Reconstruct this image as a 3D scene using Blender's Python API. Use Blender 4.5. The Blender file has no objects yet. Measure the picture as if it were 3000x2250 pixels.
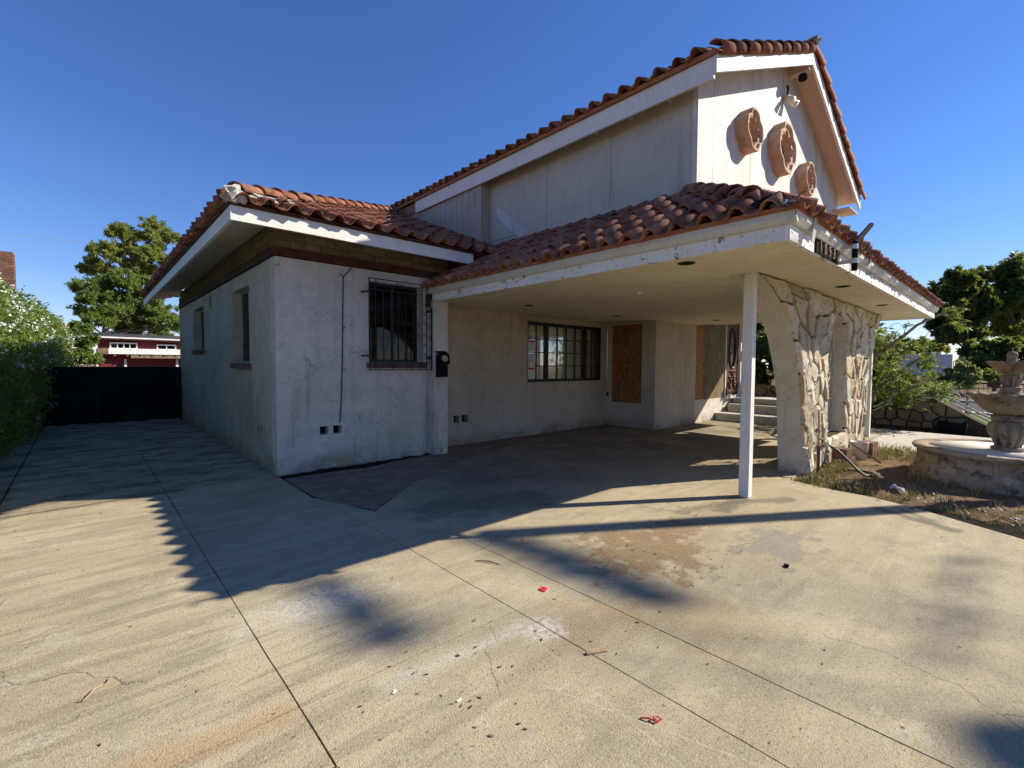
import bpy, bmesh, math, random
from mathutils import Vector, Matrix, noise as mnoise
random.seed(7)
S = bpy.context.scene
COL = S.collection
R = math.radians

# ---------------------------------------------------------------- camera
cd = bpy.data.cameras.new('camera'); cam = bpy.data.objects.new('camera', cd); COL.objects.link(cam)
cd.sensor_fit = 'HORIZONTAL'; cd.sensor_width = 36.0; cd.lens = 1365.654/3000*36.0
cd.clip_start = 0.05; cd.clip_end = 2000
FW = Vector((0.67332806, 0.73815467, -0.04191664)); RT = Vector((0.73894635, -0.67374248, 0.0054192)); UP = Vector((0.02424081, 0.03462305, 0.99910641))
cam.matrix_world = Matrix(((RT.x, UP.x, -FW.x, -1.851), (RT.y, UP.y, -FW.y, -6.665), (RT.z, UP.z, -FW.z, 1.5), (0, 0, 0, 1)))
S.camera = cam
# ---------------------------------------------------------------- sky, sun, exposure
SUN_EL = R(33.6); SUN_AZ = R(122.0)          # azimuth clockwise from +Y
W = bpy.data.worlds.new('World'); S.world = W; W.use_nodes = True
wn = W.node_tree.nodes; wl = W.node_tree.links
sky = wn.new('ShaderNodeTexSky'); sky.sky_type = 'NISHITA'; sky.sun_disc = False
sky.sun_elevation = SUN_EL; sky.sun_rotation = SUN_AZ; sky.altitude = 250; sky.air_density = 1.1; sky.dust_density = 0.0; sky.ozone_density = 6.0
hs = wn.new('ShaderNodeHueSaturation'); hs.inputs['Saturation'].default_value = 1.12; tn = wn.new('ShaderNodeMix'); tn.data_type = 'RGBA'; tn.blend_type = 'MULTIPLY'; tn.inputs[0].default_value = 1.0; tn.inputs[7].default_value = (1.06, .97, 1.14, 1); wl.new(sky.outputs[0], tn.inputs[6]); wl.new(tn.outputs[2], hs.inputs['Color']); wl.new(hs.outputs[0], wn['Background'].inputs[0]); wn['Background'].inputs[1].default_value = 0.075
sd = bpy.data.lights.new('sun', 'SUN'); sd.energy = 5.0; sd.angle = R(0.53); sd.color = (1.0, 0.91, 0.76)
sun = bpy.data.objects.new('sun', sd); COL.objects.link(sun)
tosun = Vector((math.sin(SUN_AZ)*math.cos(SUN_EL), math.cos(SUN_AZ)*math.cos(SUN_EL), math.sin(SUN_EL)))
sun.rotation_euler = tosun.to_track_quat('Z', 'Y').to_euler(); sun.location = (20, -14, 16)
S.view_settings.view_transform = 'Standard'; S.view_settings.look = 'None'; S.view_settings.gamma = 1.0
S.view_settings.exposure = 0.86; S.view_settings.use_curve_mapping = False

# ================================================================= helpers
class MB:
    def __init__(s): s.v = []; s.f = []
    def quad(s, a, b, c, d):
        i = len(s.v); s.v += [tuple(a), tuple(b), tuple(c), tuple(d)]; s.f.append((i, i+1, i+2, i+3)); return s
    def poly(s, pts):
        i = len(s.v); s.v += [tuple(p) for p in pts]; s.f.append(tuple(range(i, i+len(pts)))); return s
    def box(s, x0, x1, y0, y1, z0, z1):
        if x0 > x1: x0, x1 = x1, x0
        if y0 > y1: y0, y1 = y1, y0
        if z0 > z1: z0, z1 = z1, z0
        i = len(s.v)
        s.v += [(x0,y0,z0),(x1,y0,z0),(x1,y1,z0),(x0,y1,z0),(x0,y0,z1),(x1,y0,z1),(x1,y1,z1),(x0,y1,z1)]
        s.f += [(i,i+3,i+2,i+1),(i+4,i+5,i+6,i+7),(i,i+1,i+5,i+4),(i+1,i+2,i+6,i+5),(i+2,i+3,i+7,i+6),(i+3,i,i+4,i+7)]; return s
    def obox(s, o, a, b, c):            # box from corner and three edge vectors
        o = Vector(o); a = Vector(a); b = Vector(b); c = Vector(c)
        i = len(s.v)
        s.v += [tuple(p) for p in (o, o+a, o+a+b, o+b, o+c, o+a+c, o+a+b+c, o+b+c)]
        fs = [(0,3,2,1),(4,5,6,7),(0,1,5,4),(1,2,6,5),(2,3,7,6),(3,0,4,7)]
        if a.cross(b).dot(c) < 0: fs = [tuple(reversed(f)) for f in fs]
        s.f += [tuple(i+k for k in f) for f in fs]; return s
    def prism(s, poly, vec):            # planar polygon extruded by vec, closed
        n = len(poly); i = len(s.v); vec = Vector(vec)
        P = [Vector(p) for p in poly]
        nr = Vector((0,0,0))
        for k in range(n): nr += P[k].cross(P[(k+1) % n])
        if nr.dot(vec) > 0: P.reverse()
        s.v += [tuple(p) for p in P] + [tuple(p+vec) for p in P]
        s.f.append(tuple(range(i, i+n))); s.f.append(tuple(reversed(range(i+n, i+2*n))))
        for k in range(n):
            j = (k+1) % n; s.f.append((i+k, i+n+k, i+n+j, i+j))
        return s
    def tube(s, pts, r, n=6, cap=True, closed=False):
        P = [Vector(p) for p in pts]; m = len(P)
        rr = r if isinstance(r, (list, tuple)) else [r]*m
        base = len(s.v); prev = None
        for k in range(m):
            if closed: t = P[(k+1) % m]-P[k-1]
            else: t = P[min(k+1, m-1)]-P[max(k-1, 0)]
            if t.length < 1e-9: t = Vector((0,0,1))
            t.normalize()
            if prev is None:
                a = Vector((0,0,1)) if abs(t.z) < .9 else Vector((1,0,0)); u = t.cross(a).normalized()
            else:
                u = prev-t*prev.dot(t)
                u = u.normalized() if u.length > 1e-6 else t.orthogonal().normalized()
            prev = u; w = t.cross(u)
            for q in range(n):
                an = 2*math.pi*q/n; s.v.append(tuple(P[k]+(u*math.cos(an)+w*math.sin(an))*rr[k]))
        rng = m if closed else m-1
        for k in range(rng):
            k2 = (k+1) % m
            for q in range(n):
                q2 = (q+1) % n; s.f.append((base+k*n+q, base+k*n+q2, base+k2*n+q2, base+k2*n+q))
        if cap and not closed:
            s.f.append(tuple(base+q for q in reversed(range(n)))); s.f.append(tuple(base+(m-1)*n+q for q in range(n)))
        return s
    def lathe(s, c, prof, n=32, mod=None, top=True):   # prof: (r,z); mod(ang,i)->scale
        i0 = len(s.v); m = len(prof)
        for k, (r, z) in enumerate(prof):
            for q in range(n):
                an = 2*math.pi*q/n; k_ = mod(an, k) if mod else (1, 0)
                s.v.append((c[0]+r*k_[0]*math.cos(an), c[1]+r*k_[0]*math.sin(an), c[2]+z+k_[1]))
        for k in range(m-1):
            for q in range(n):
                q2 = (q+1) % n; s.f.append((i0+k*n+q, i0+k*n+q2, i0+(k+1)*n+q2, i0+(k+1)*n+q))
        s.f.append(tuple(i0+q for q in reversed(range(n))))
        if top: s.f.append(tuple(i0+(m-1)*n+q for q in range(n)))
        return s
    def mesh(s, name):
        me = bpy.data.meshes.new(name); me.from_pydata(s.v, [], s.f); me.update(); return me
    def build(s, name, mat, parent=None, smooth=False, bevel=0):
        me = s.mesh(name); me.materials.append(mat)
        if smooth:
            me.polygons.foreach_set('use_smooth', [True]*len(me.polygons))
        o = bpy.data.objects.new(name, me); COL.objects.link(o); o.parent = parent
        if bevel:
            md = o.modifiers.new('bevel', 'BEVEL'); md.width = bevel; md.segments = 1; md.limit_method = 'ANGLE'; md.angle_limit = R(40)
        return o

def tag(o, label, cat, group=None, kind=None):
    o['label'] = label; o['category'] = cat
    if group: o['group'] = group
    if kind: o['kind'] = kind
    return o
def thing(name, label, cat, loc=(0, 0, 0), group=None):
    o = bpy.data.objects.new(name, None); COL.objects.link(o); o.location = loc; o.empty_display_size = .2
    return tag(o, label, cat, group)
def struct(o): o['kind'] = 'structure'; return o
def inst(name, me, mw, parent):
    o = bpy.data.objects.new(name, me); COL.objects.link(o); o.parent = parent; o.matrix_basis = mw; return o

# ---------------------------------------------------------------- material helpers
class NG:
    def __init__(s, name, rough=.8, spec=.3):
        s.m = bpy.data.materials.new(name); s.m.use_nodes = True; s.t = s.m.node_tree; s.b = s.t.nodes['Principled BSDF']
        s.b.inputs['Roughness'].default_value = rough; s.b.inputs['Specular IOR Level'].default_value = spec
        s.pos = s.n('ShaderNodeNewGeometry').outputs['Position']
    def n(s, t, **kw):
        nd = s.t.nodes.new(t)
        for k, v in kw.items():
            if k.startswith('_'): setattr(nd, k[1:], v)
            else: s.set(nd.inputs[int(k[1:]) if k[0] == 'i' and k[1:].isdigit() else k.replace('__', ' ')], v)
        return nd
    def set(s, sock, v):
        if isinstance(v, bpy.types.NodeSocket): s.t.links.new(v, sock)
        else: sock.default_value = v if not (isinstance(v, tuple) and len(v) == 3 and sock.type == 'RGBA') else (*v, 1)
    def map(s, scale, vec=None):
        return s.n('ShaderNodeVectorMath', _operation='MULTIPLY', i0=vec or s.pos, i1=scale).outputs[0]
    def noise(s, scale, detail=4, rough=.55, vec=None, dist=0):
        return s.n('ShaderNodeTexNoise', Vector=vec or s.pos, Scale=scale, Detail=detail, Roughness=rough, Distortion=dist).outputs['Fac']
    def voro(s, scale, feat='F1', vec=None, rnd=1.0):
        nd = s.n('ShaderNodeTexVoronoi', _feature=feat, Vector=vec or s.pos, Scale=scale, Randomness=rnd); return nd.outputs['Distance']
    def math(s, op, a, b=0.0, clamp=False):
        return s.n('ShaderNodeMath', _operation=op, _use_clamp=clamp, i0=a, i1=b).outputs[0]
    def mr(s, v, a, b, c=0., d=1.):
        return s.n('ShaderNodeMapRange', i0=v, i1=a, i2=b, i3=c, i4=d).outputs[0]
    def mix(s, f, a, b, mode='MIX'):
        nd = s.n('ShaderNodeMix', _data_type='RGBA', _blend_type=mode)
        s.set(nd.inputs[0], f); s.set(nd.inputs[6], a); s.set(nd.inputs[7], b); return nd.outputs[2]
    def xyz(s):
        if not hasattr(s, '_x'): s._x = s.n('ShaderNodeSeparateXYZ', i0=s.pos).outputs
        return s._x
    def color(s, c): s.set(s.b.inputs['Base Color'], c)
    def bump(s, h, strength=.5, dist=.01):
        nd = s.n('ShaderNodeBump', Strength=strength, Distance=dist, Height=h)
        old = s.b.inputs['Normal'].links
        if old: s.t.links.new(old[0].from_socket, nd.inputs['Normal'])
        s.t.links.new(nd.outputs[0], s.b.inputs['Normal'])
    def rnd(s):
        a = s.n('ShaderNodeObjectInfo').outputs['Random']; b = s.n('ShaderNodeNewGeometry').outputs['Random Per Island']
        return s.math('FRACT', s.math('ADD', a, b))
    def rnd2(s, k): return s.math('FRACT', s.math('MULTIPLY', s.rnd(), k))

def mat_stucco(name, base, stain, crack=.6, bumpst=.55, grime=.5, worm=14):
    g = NG(name, .95, .15)
    n1 = g.noise(.9, 5, .6); n2 = g.noise(5, 4, .6)
    c = g.mix(g.mr(n1, .42, .68, 0, grime), base, stain)
    c = g.mix(g.mr(n2, .5, .72, 0, .25), c, tuple(x*.7 for x in stain))
    w = g.noise(worm, 3, .6, dist=2.2); ed = g.mr(g.math('ABSOLUTE', g.math('SUBTRACT', w, .5)), 0, .035, 1, 0)
    ms = g.mr(g.noise(2.5, 3, .6), .42, .6, 0, crack)
    c = g.mix(g.math('MULTIPLY', ed, ms), c, tuple(x*.42 for x in base))
    z = g.xyz()[2]
    c = g.mix(g.math('MULTIPLY', g.mr(z, .02, .28, .75, 0), g.mr(g.noise(3, 4, .65), .35, .6)), c, (.2, .17, .12))
    # patches of fallen finish near the bottom
    pt = g.math('MULTIPLY', g.mr(z, .10, .2, 1, 0), g.mr(g.noise(1.7, 3, .6), .55, .58))
    c = g.mix(pt, c, (.38, .31, .2))
    wv = g.n('ShaderNodeVectorMath', _operation='MULTIPLY_ADD', i0=g.n('ShaderNodeTexNoise', Vector=g.pos, Scale=3.5, Detail=4).outputs['Color'], i1=(.35, .35, .35), i2=g.pos).outputs[0]
    hc = g.mr(g.voro(1.3, 'DISTANCE_TO_EDGE', wv), .0, .007, 1, 0)
    c = g.mix(g.math('MULTIPLY', hc, g.mr(g.noise(.8, 2), .46, .52, 0, .75*min(1, crack+.2))), c, tuple(x*.3 for x in base))
    dp = g.math('MULTIPLY', g.mr(g.noise(5, 4, .6, vec=g.map((1.6, 1.6, .10))), .54, .7, 0, .55), g.mr(g.noise(.7, 3), .4, .6))
    c = g.mix(dp, c, tuple(x*.55 for x in stain))
    fl_ = g.mr(g.noise(30, 5, .75), .60, .66, 0, .35*crack); c = g.mix(fl_, c, tuple(x*.5 for x in base))
    g.color(c)
    g.bump(g.math('ADD', g.noise(55, 5, .65), g.math('MULTIPLY', w, .9)), bumpst, .016)
    g.bump(g.noise(9, 3, .5), .25, .02)
    return g.m
def mat_paint(name, base, peel=.5, under=(.16, .11, .07), scale=7, dirt=.3):
    g = NG(name, .7, .3)
    n = g.noise(scale, 6, .7, vec=g.map((1, 1, 1.6)))
    lo = .72-.16*peel
    mk = g.mr(n, lo, lo+.02)
    c = g.mix(g.mr(g.noise(1.8, 5, .65), .4, .72, 0, dirt), base, tuple(x*.62 for x in base))
    c = g.mix(g.mr(g.noise(40, 3, .6), .62, .7, 0, .35), c, tuple(x*.5 for x in base))
    c = g.mix(g.mr(g.noise(22, 5, .7, vec=g.map((1, 1, .14))), .50, .68, 0, dirt), c, tuple(x*.55 for x in base))
    c = g.mix(g.mr(g.noise(4.5, 4, .6, vec=g.map((1, 1, .10))), .58, .72, 0, dirt), c, tuple(x*.5 for x in base))
    c = g.mix(mk, c, g.mix(g.noise(30, 3), under, tuple(x*2.2 for x in under)))
    g.color(c); g.bump(g.math('SUBTRACT', g.noise(60, 3), g.math('MULTIPLY', mk, .8)), .35, .004)
    return g.m
def mat_plain(name, base, rough=.6, spec=.4, metal=0, var=.25, bump=.15, scale=20):
    g = NG(name, rough, spec); g.b.inputs['Metallic'].default_value = metal
    g.color(g.mix(g.mr(g.noise(scale, 5, .6), .35, .7), tuple(x*(1-var) for x in base), tuple(min(1, x*(1+var)) for x in base)))
    if bump: g.bump(g.noise(scale*4, 4), bump, .004)
    return g.m
def mat_leaf(name, cols, trans=.35, rough=.5):
    g = NG(name, rough, .35)
    r = g.rnd(); cr = g.n('ShaderNodeValToRGB', i0=r)
    el = cr.color_ramp.elements
    while len(el) < len(cols): el.new(.5)
    for k, c in enumerate(cols): el[k].position = k/(len(cols)-1); el[k].color = (*c, 1)
    g.color(cr.outputs[0])
    tr = g.n('ShaderNodeBsdfTranslucent'); g.set(tr.inputs[0], g.mix(.6, cr.outputs[0], (.5, .6, .08)))
    mx = g.n('ShaderNodeMixShader', i0=trans); g.t.links.new(g.b.outputs[0], mx.inputs[1]); g.t.links.new(tr.outputs[0], mx.inputs[2])
    g.t.links.new(mx.outputs[0], g.t.nodes['Material Output'].inputs[0])
    return g.m

M = {}
M['stucco'] = mat_stucco('white_stucco', (.68, .63, .55), (.50, .455, .375), 1.0, 1.0, .65, 16)
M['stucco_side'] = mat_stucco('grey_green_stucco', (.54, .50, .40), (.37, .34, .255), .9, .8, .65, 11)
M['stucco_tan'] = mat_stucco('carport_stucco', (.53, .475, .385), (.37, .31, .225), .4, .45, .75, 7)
M['ceiling'] = mat_stucco('ceiling_stucco', (.72, .64, .48), (.60, .52, .37), .1, .5, .5, 8)
M['stucco_arch'] = mat_stucco('arch_stucco', (.62, .57, .46), (.46, .41, .31), .6, .6, .5, 12)
M['white'] = mat_paint('white_paint', (.70, .69, .65), .2, dirt=.3)
M['peel'] = mat_paint('peeling_white_paint', (.74, .72, .65), .75, scale=9)
M['post_paint'] = mat_paint('post_paint', (.70, .68, .62), .4, scale=9, dirt=.4)
M['peel_heavy'] = mat_paint('badly_peeling_white_paint', (.80, .79, .75), 1.0, scale=8)
M['upper_panel'] = mat_paint('grey_panel_paint', (.48, .45, .39), .0, dirt=.35)
M['gable_panel'] = mat_paint('pale_panel_paint', (.58, .56, .52), .15, dirt=.5)
M['fluted'] = mat_paint('tan_siding_paint', (.40, .35, .30), .05, dirt=.3)
M['soffit'] = mat_paint('pink_beige_soffit', (.60, .44, .34), .05, dirt=.2)
M['soffit_grey'] = mat_paint('old_white_soffit_board', (.60, .57, .50), .3, dirt=.5)
M['rafter'] = mat_plain('bare_wood', (.30, .19, .12), .8, .2, var=.4, scale=8)
M['beam'] = mat_plain('rusty_red_beam', (.07, .026, .018), .8, .2, var=.5, scale=6)
M['gutter'] = mat_plain('cream_gutter', (.52, .50, .42), .5, .4, var=.08, bump=0)
M['iron'] = mat_plain('black_iron', (.015, .014, .015), .55, .4, var=.3)
M['iron_white'] = mat_plain('weathered_white_iron', (.62, .58, .5), .6, .3, var=.25)
M['black'] = mat_plain('black_plastic', (.012, .012, .014), .9, .03, var=.2)
M['dark'] = mat_plain('dark_void', (.01, .01, .01), .95, .05, var=.2, bump=0)
M['alu'] = mat_plain('old_aluminium', (.42, .42, .40), .45, .5, .6, .2)
M['white_metal'] = mat_plain('white_metal', (.7, .69, .66), .5, .4, 0, .08)
M['brass'] = mat_plain('pale_brass', (.62, .55, .36), .5, .5, .3, .2)
M['silver'] = mat_plain('silver_tape', (.55, .57, .6), .35, .5, .5, .1)
M['paper'] = mat_plain('paper_white', (.72, .73, .74), .8, .2, var=.05, bump=0)
M['print_grey'] = mat_plain('printed_grey', (.3, .3, .32), .8, .2, var=.05, bump=0)
M['print_red'] = mat_plain('printed_red', (.52, .06, .06), .8, .2, var=.05, bump=0)
M['red_scrap'] = mat_plain('red_plastic', (.6, .03, .035), .45, .4, var=.2)
M['pvc'] = mat_plain('cream_plastic', (.62, .58, .48), .4, .5, var=.1, bump=.05)
M['hose'] = mat_plain('dark_hose', (.05, .06, .05), .45, .5, var=.3)
M['copper'] = mat_plain('rusty_pipe', (.12, .07, .045), .7, .4, .3, .4)
M['blind'] = mat_plain('cream_blind', (.80, .76, .62), .7, .2, var=.08, bump=0)
M['curtain'] = mat_plain('dim_curtain', (.22, .2, .19), .9, .1, var=.3, bump=0)
M['bark'] = mat_plain('bark', (.12, .095, .07), .95, .1, var=.5, bump=.8, scale=9)
M['bark_pale'] = mat_plain('pale_bark', (.26, .22, .18), .95, .1, var=.4, bump=.6, scale=12)
M['pole_wood'] = mat_plain('pole_wood', (.16, .12, .09), .9, .1, var=.4, scale=8)
M['plank'] = mat_plain('old_plank', (.38, .27, .16), .85, .2, var=.4, scale=10)

g = NG('terracotta', .9, .12)
cr = g.n('ShaderNodeValToRGB', i0=g.rnd()); e = cr.color_ramp.elements
e.new(.5); e[0].color = (.15, .05, .03, 1); e[1].color = (.27, .095, .052, 1); e[2].color = (.26, .125, .085, 1); e[1].position = .5; e[2].position = 1
c = g.mix(g.mr(g.noise(9, 5, .65), .45, .72, 0, .5), cr.outputs[0], (.44, .25, .17))
c = g.mix(g.mr(g.noise(5, 6, .75), .50, .62, 0, .75), c, (.07, .045, .038))
c = g.mix(g.mr(g.noise(38, 4, .7), .60, .66, 0, .6), c, (.36, .31, .25))
g.color(c); g.bump(g.noise(90, 4), .25, .004); M['tile'] = g.m
g = NG('terracotta_plain', .8, .25)
g.color(g.mix(g.noise(6, 5, .65), (.26, .09, .04), (.44, .18, .085))); g.bump(g.noise(70, 4), .2, .004); M['closure'] = g.m
g = NG('ring_clay', .85, .2)
c = g.mix(g.noise(7, 5, .65), (.36, .22, .14), (.58, .39, .27)); c = g.mix(g.mr(g.noise(3, 5, .7), .52, .66, 0, .6), c, (.16, .11, .08))
g.color(c); g.bump(g.noise(45, 5), .4, .008); M['ring'] = g.m
M['mortar'] = mat_plain('grey_mortar', (.42, .40, .37), .95, .1, var=.3, bump=.9, scale=14)
M['tar'] = mat_plain('roof_tar', (.03, .03, .032), .7, .3, var=.5, bump=.8, scale=20)

# plywood with swirling grain
def mat_ply(name, a, b, sc=1.0):
    g = NG(name, .7, .25)
    v = g.map((1.0, 1.0, .22)); n = g.noise(3.2*sc, 3, .5, vec=v, dist=.6)
    w = g.math('FRACT', g.math('MULTIPLY', n, 13)); w = g.math('ABSOLUTE', g.math('SUBTRACT', w, .5))
    c = g.mix(g.mr(w, .05, .45), a, b); c = g.mix(g.mr(g.noise(30, 3, vec=g.map((1, 1, .1))), .4, .7, 0, .35), c, tuple(x*.6 for x in a))
    g.color(c); g.bump(w, .15, .003); return g.m
M['ply'] = mat_ply('orange_plywood', (.20, .075, .02), (.34, .155, .055))
M['ply_dark'] = mat_ply('weathered_plywood', (.13, .10, .045), (.22, .17, .08), .5)
M['osb'] = mat_plain('orange_board', (.36, .16, .06), .8, .2, var=.5, bump=.4, scale=28)
g = NG('carved_door_wood', .45, .4); g.color(g.mix(g.noise(8, 4, .6, vec=g.map((1, 1, .2))), (.05, .018, .011), (.12, .045, .028))); M['door'] = g.m

# concrete driveway
def mat_concrete(name, base, tint):
    g = NG(name, .9, .2); X, Y, Z = g.xyz()[:3]
    c = g.mix(g.mr(g.noise(.55, 6, .6), .35, .65), base, tint)
    st = g.noise(1.0, 5, .6, vec=g.map((.55, 5.5, 1)), dist=.5)
    c = g.mix(g.mr(st, .46, .68, 0, .35), c, (.20, .155, .10))
    st2 = g.noise(1.0, 4, .6, vec=g.map((.9, 9, 1)), dist=.3)
    wv = g.n('ShaderNodeVectorMath', _operation='MULTIPLY_ADD', i0=g.n('ShaderNodeTexNoise', Vector=g.pos, Scale=2.2, Detail=5).outputs['Color'], i1=(.5, .5, 0), i2=g.pos).outputs[0]
    hc = g.mr(g.voro(.55, 'DISTANCE_TO_EDGE', wv), .0, .0035, 1, 0)
    crk = g.math('MULTIPLY', hc, g.mr(g.noise(.6, 2), .50, .54, 0, .8))
    left = g.mr(X, .3, -1.2)
    c = g.mix(g.math('MULTIPLY', g.mr(st2, .50, .57, 0, .38), left), c, (.16, .125, .075))
    c = g.mix(g.mr(g.noise(1.9, 8, .75), .53, .57, 0, .30), c, (.22, .19, .145))
    c = g.mix(g.mr(g.noise(2.7, 8, .75, vec=g.map((1, 1.7, 1))), .56, .60, 0, .35), c, (.50, .45, .34))
    c = g.mix(crk, c, (.06, .05, .04))
    c = g.mix(g.mr(g.noise(3.5, 6, .7), .56, .72, 0, .4), c, (.21, .18, .14))
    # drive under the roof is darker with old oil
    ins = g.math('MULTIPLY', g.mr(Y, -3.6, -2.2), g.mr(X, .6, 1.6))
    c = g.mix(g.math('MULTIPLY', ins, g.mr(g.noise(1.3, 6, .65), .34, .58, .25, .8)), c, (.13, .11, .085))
    nb = g.math('SUBTRACT', g.noise(5, 5, .65), .5)
    def blob(cx, cy, rx, ry, soft, amp=1.2):
        dx = g.math('DIVIDE', g.math('SUBTRACT', X, cx), rx); dy = g.math('DIVIDE', g.math('SUBTRACT', Y, cy), ry)
        d = g.math('SQRT', g.math('ADD', g.math('MULTIPLY', dx, dx), g.math('MULTIPLY', dy, dy)))
        return g.mr(g.math('ADD', d, g.math('MULTIPLY', nb, amp*2)), 1+soft, 1-soft)
    def seg(x1, y1, x2, y2, w, amp=.5, soft=.5):
        L2 = (x2-x1)**2+(y2-y1)**2
        t = g.math('DIVIDE', g.math('ADD', g.math('MULTIPLY', g.math('SUBTRACT', X, x1), x2-x1), g.math('MULTIPLY', g.math('SUBTRACT', Y, y1), y2-y1)), L2, True)
        dx = g.math('SUBTRACT', X, g.math('ADD', g.math('MULTIPLY', t, x2-x1), x1)); dy = g.math('SUBTRACT', Y, g.math('ADD', g.math('MULTIPLY', t, y2-y1), y1))
        d = g.math('DIVIDE', g.math('SQRT', g.math('ADD', g.math('MULTIPLY', dx, dx), g.math('MULTIPLY', dy, dy))), w)
        return g.mr(g.math('ADD', d, g.math('MULTIPLY', nb, amp*2)), 1+soft, 1-soft)
    fine = g.noise(28, 4, .7)
    def lay(mask, col, k=1.0):
        nonlocal c
        c = g.mix(g.math('MULTIPLY', mask, k), c, col)
    lay(blob(1.45, -4.62, .5, .42, .22, 2.2), (.19, .115, .05), .75)
    lay(blob(2.1, -4.55, .35, .18, .15, 2.2), (.22, .14, .07), .6)
    lay(blob(2.4, -5.3, .42, .28, .12, 2.2), (.20, .185, .165), .6)
    lay(blob(.8, -5.35, .35, .4, .5, 1.5), (.24, .17, .09), .5)
    lay(blob(.25, -5.0, .3, .25, .5, 1.5), (.26, .17, .085), .45)
    lay(seg(4.30, -5.68, 4.0, -6.28, .07, 1.1), (.09, .08, .06), .75)
    lay(seg(4.42, -5.86, 4.2, -6.1, .05, 1.1), (.1, .09, .07), .7)
    lay(seg(3.0, -4.62, 3.55, -4.55, .1, 1.5), (.07, .06, .05), .7)
    lay(seg(3.6, -4.7, 3.95, -4.95, .09, 1.6), (.07, .06, .05), .6)
    lay(seg(2.6, -4.35, 3.4, -4.55, .07, 1.8), (.11, .08, .05), .55)
    lay(seg(.8, -2.6, 1.8, -3.0, .3, 1.8), (.07, .065, .06), .55)
    lay(g.math('MULTIPLY', blob(-.80, -3.74, .34, .17, .55, 1.8), g.mr(fine, .40, .52)), (.60, .57, .52), .6)
    lay(g.math('MULTIPLY', seg(-.85, -4.70, -.11, -4.79, .045, .5, .8), g.mr(fine, .3, .55)), (.62, .59, .52), .4)
    lay(g.math('MULTIPLY', blob(.02, -4.87, .13, .1, .5, 1.5), g.mr(fine, .4, .55)), (.70, .68, .63), .6)
    lay(g.math('MULTIPLY', seg(-.53, -3.40, -.64, -4.23, .006, .3, .9), g.mr(fine, .2, .5)), (.55, .50, .40), .45)
    lay(g.math('MULTIPLY', seg(-.64, -4.23, .1, -6.4, .005, .3, .9), g.mr(fine, .42, .5)), (.55, .50, .40), .35)
    lay(g.math('MULTIPLY', seg(-.05, -4.75, -.28, -6.1, .005, .3, .9), g.mr(fine, .42, .5)), (.55, .50, .40), .35)
    lay(seg(-1.9, -4.50, -1.28, -4.58, .07, .7, .5), (.36, .23, .11), .55)
    lay(seg(-2.5, -.12, -1.1, -.02, .06, 1.6), (.05, .045, .035), .7)
    lay(g.math('MULTIPLY', g.mr(Y, 8.3, 5.5), 0.0), (.1, .1, .1))
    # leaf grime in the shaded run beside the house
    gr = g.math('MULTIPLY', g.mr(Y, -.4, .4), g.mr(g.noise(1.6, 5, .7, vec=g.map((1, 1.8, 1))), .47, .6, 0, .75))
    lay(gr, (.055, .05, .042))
    # aggregate specks
    sp = g.voro(150); c = g.mix(g.mr(sp, .12, .3, .5, 0), c, (.15, .13, .105))
    c = g.mix(g.mr(g.noise(95, 3, .7), .54, .66, 0, .65), c, (.56, .48, .34))
    c = g.mix(g.mr(g.noise(60, 2, .6), .58, .66, 0, .5), c, (.13, .10, .07))
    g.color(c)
    g.bump(g.math('ADD', g.noise(140, 4, .7), g.math('MULTIPLY', sp, .5)), .55, .006); g.bump(g.noise(2.5, 4), .2, .02)
    return g.m
M['concrete'] = mat_concrete('concrete', (.435, .37, .245), (.345, .285, .18))
M['walk'] = mat_plain('walk_concrete', (.46, .43, .37), .9, .2, var=.2, bump=.5, scale=12)
g = NG('paver_brick', .9, .2); c = g.mix(g.rnd(), (.20, .14, .10), (.27, .195, .145)); c = g.mix(g.mr(g.noise(7, 5, .65), .45, .7, 0, .6), c, (.1, .07, .06)); g.color(c); g.bump(g.noise(80, 4), .3, .005); M['paver'] = g.m
g = NG('brick_red', .9, .2); c = g.mix(g.rnd(), (.13, .065, .045), (.21, .105, .07)); c = g.mix(g.mr(g.noise(9, 5), .45, .7, 0, .6), c, (.09, .05, .04)); g.color(c); g.bump(g.noise(60, 4), .4, .005); M['brick'] = g.m
g = NG('grey_block', .95, .15); c = g.mix(g.rnd(), (.17, .14, .095), (.26, .215, .15)); c = g.mix(g.mr(g.noise(6, 5), .48, .7, 0, .6), c, (.08, .065, .045)); g.color(c); g.bump(g.noise(70, 4), .4, .006); M['block'] = g.m
g = NG('brown_sill_brick', .9, .2); g.color(g.mix(g.rnd(), (.10, .06, .045), (.17, .10, .075))); g.bump(g.noise(70, 4), .4, .005); M['sill'] = g.m
g = NG('dirt', 1.0, .05); c = g.mix(g.mr(g.noise(1.6, 6, .65), .35, .65), (.13, .085, .052), (.24, .165, .10)); c = g.mix(g.mr(g.noise(14, 5, .7), .5, .7, 0, .7), c, (.065, .045, .03))
c = g.mix(g.mr(g.noise(40, 3, .7), .64, .7, 0, .8), c, (.42, .34, .22)); g.color(c); g.bump(g.noise(25, 6, .7), .9, .03); M['dirt'] = g.m
M['soil'] = mat_plain('dark_soil', (.018, .015, .012), 1, .05, var=.5, bump=1, scale=30)
g = NG('quarry_stone', .95, .15); cr = g.n('ShaderNodeValToRGB', i0=g.rnd()); e = cr.color_ramp.elements
e.new(.35); e.new(.7); 
for k, cc in enumerate([(.48, .38, .24), (.63, .55, .39), (.70, .65, .53), (.52, .40, .24)]): e[k].color = (*cc, 1)
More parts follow.
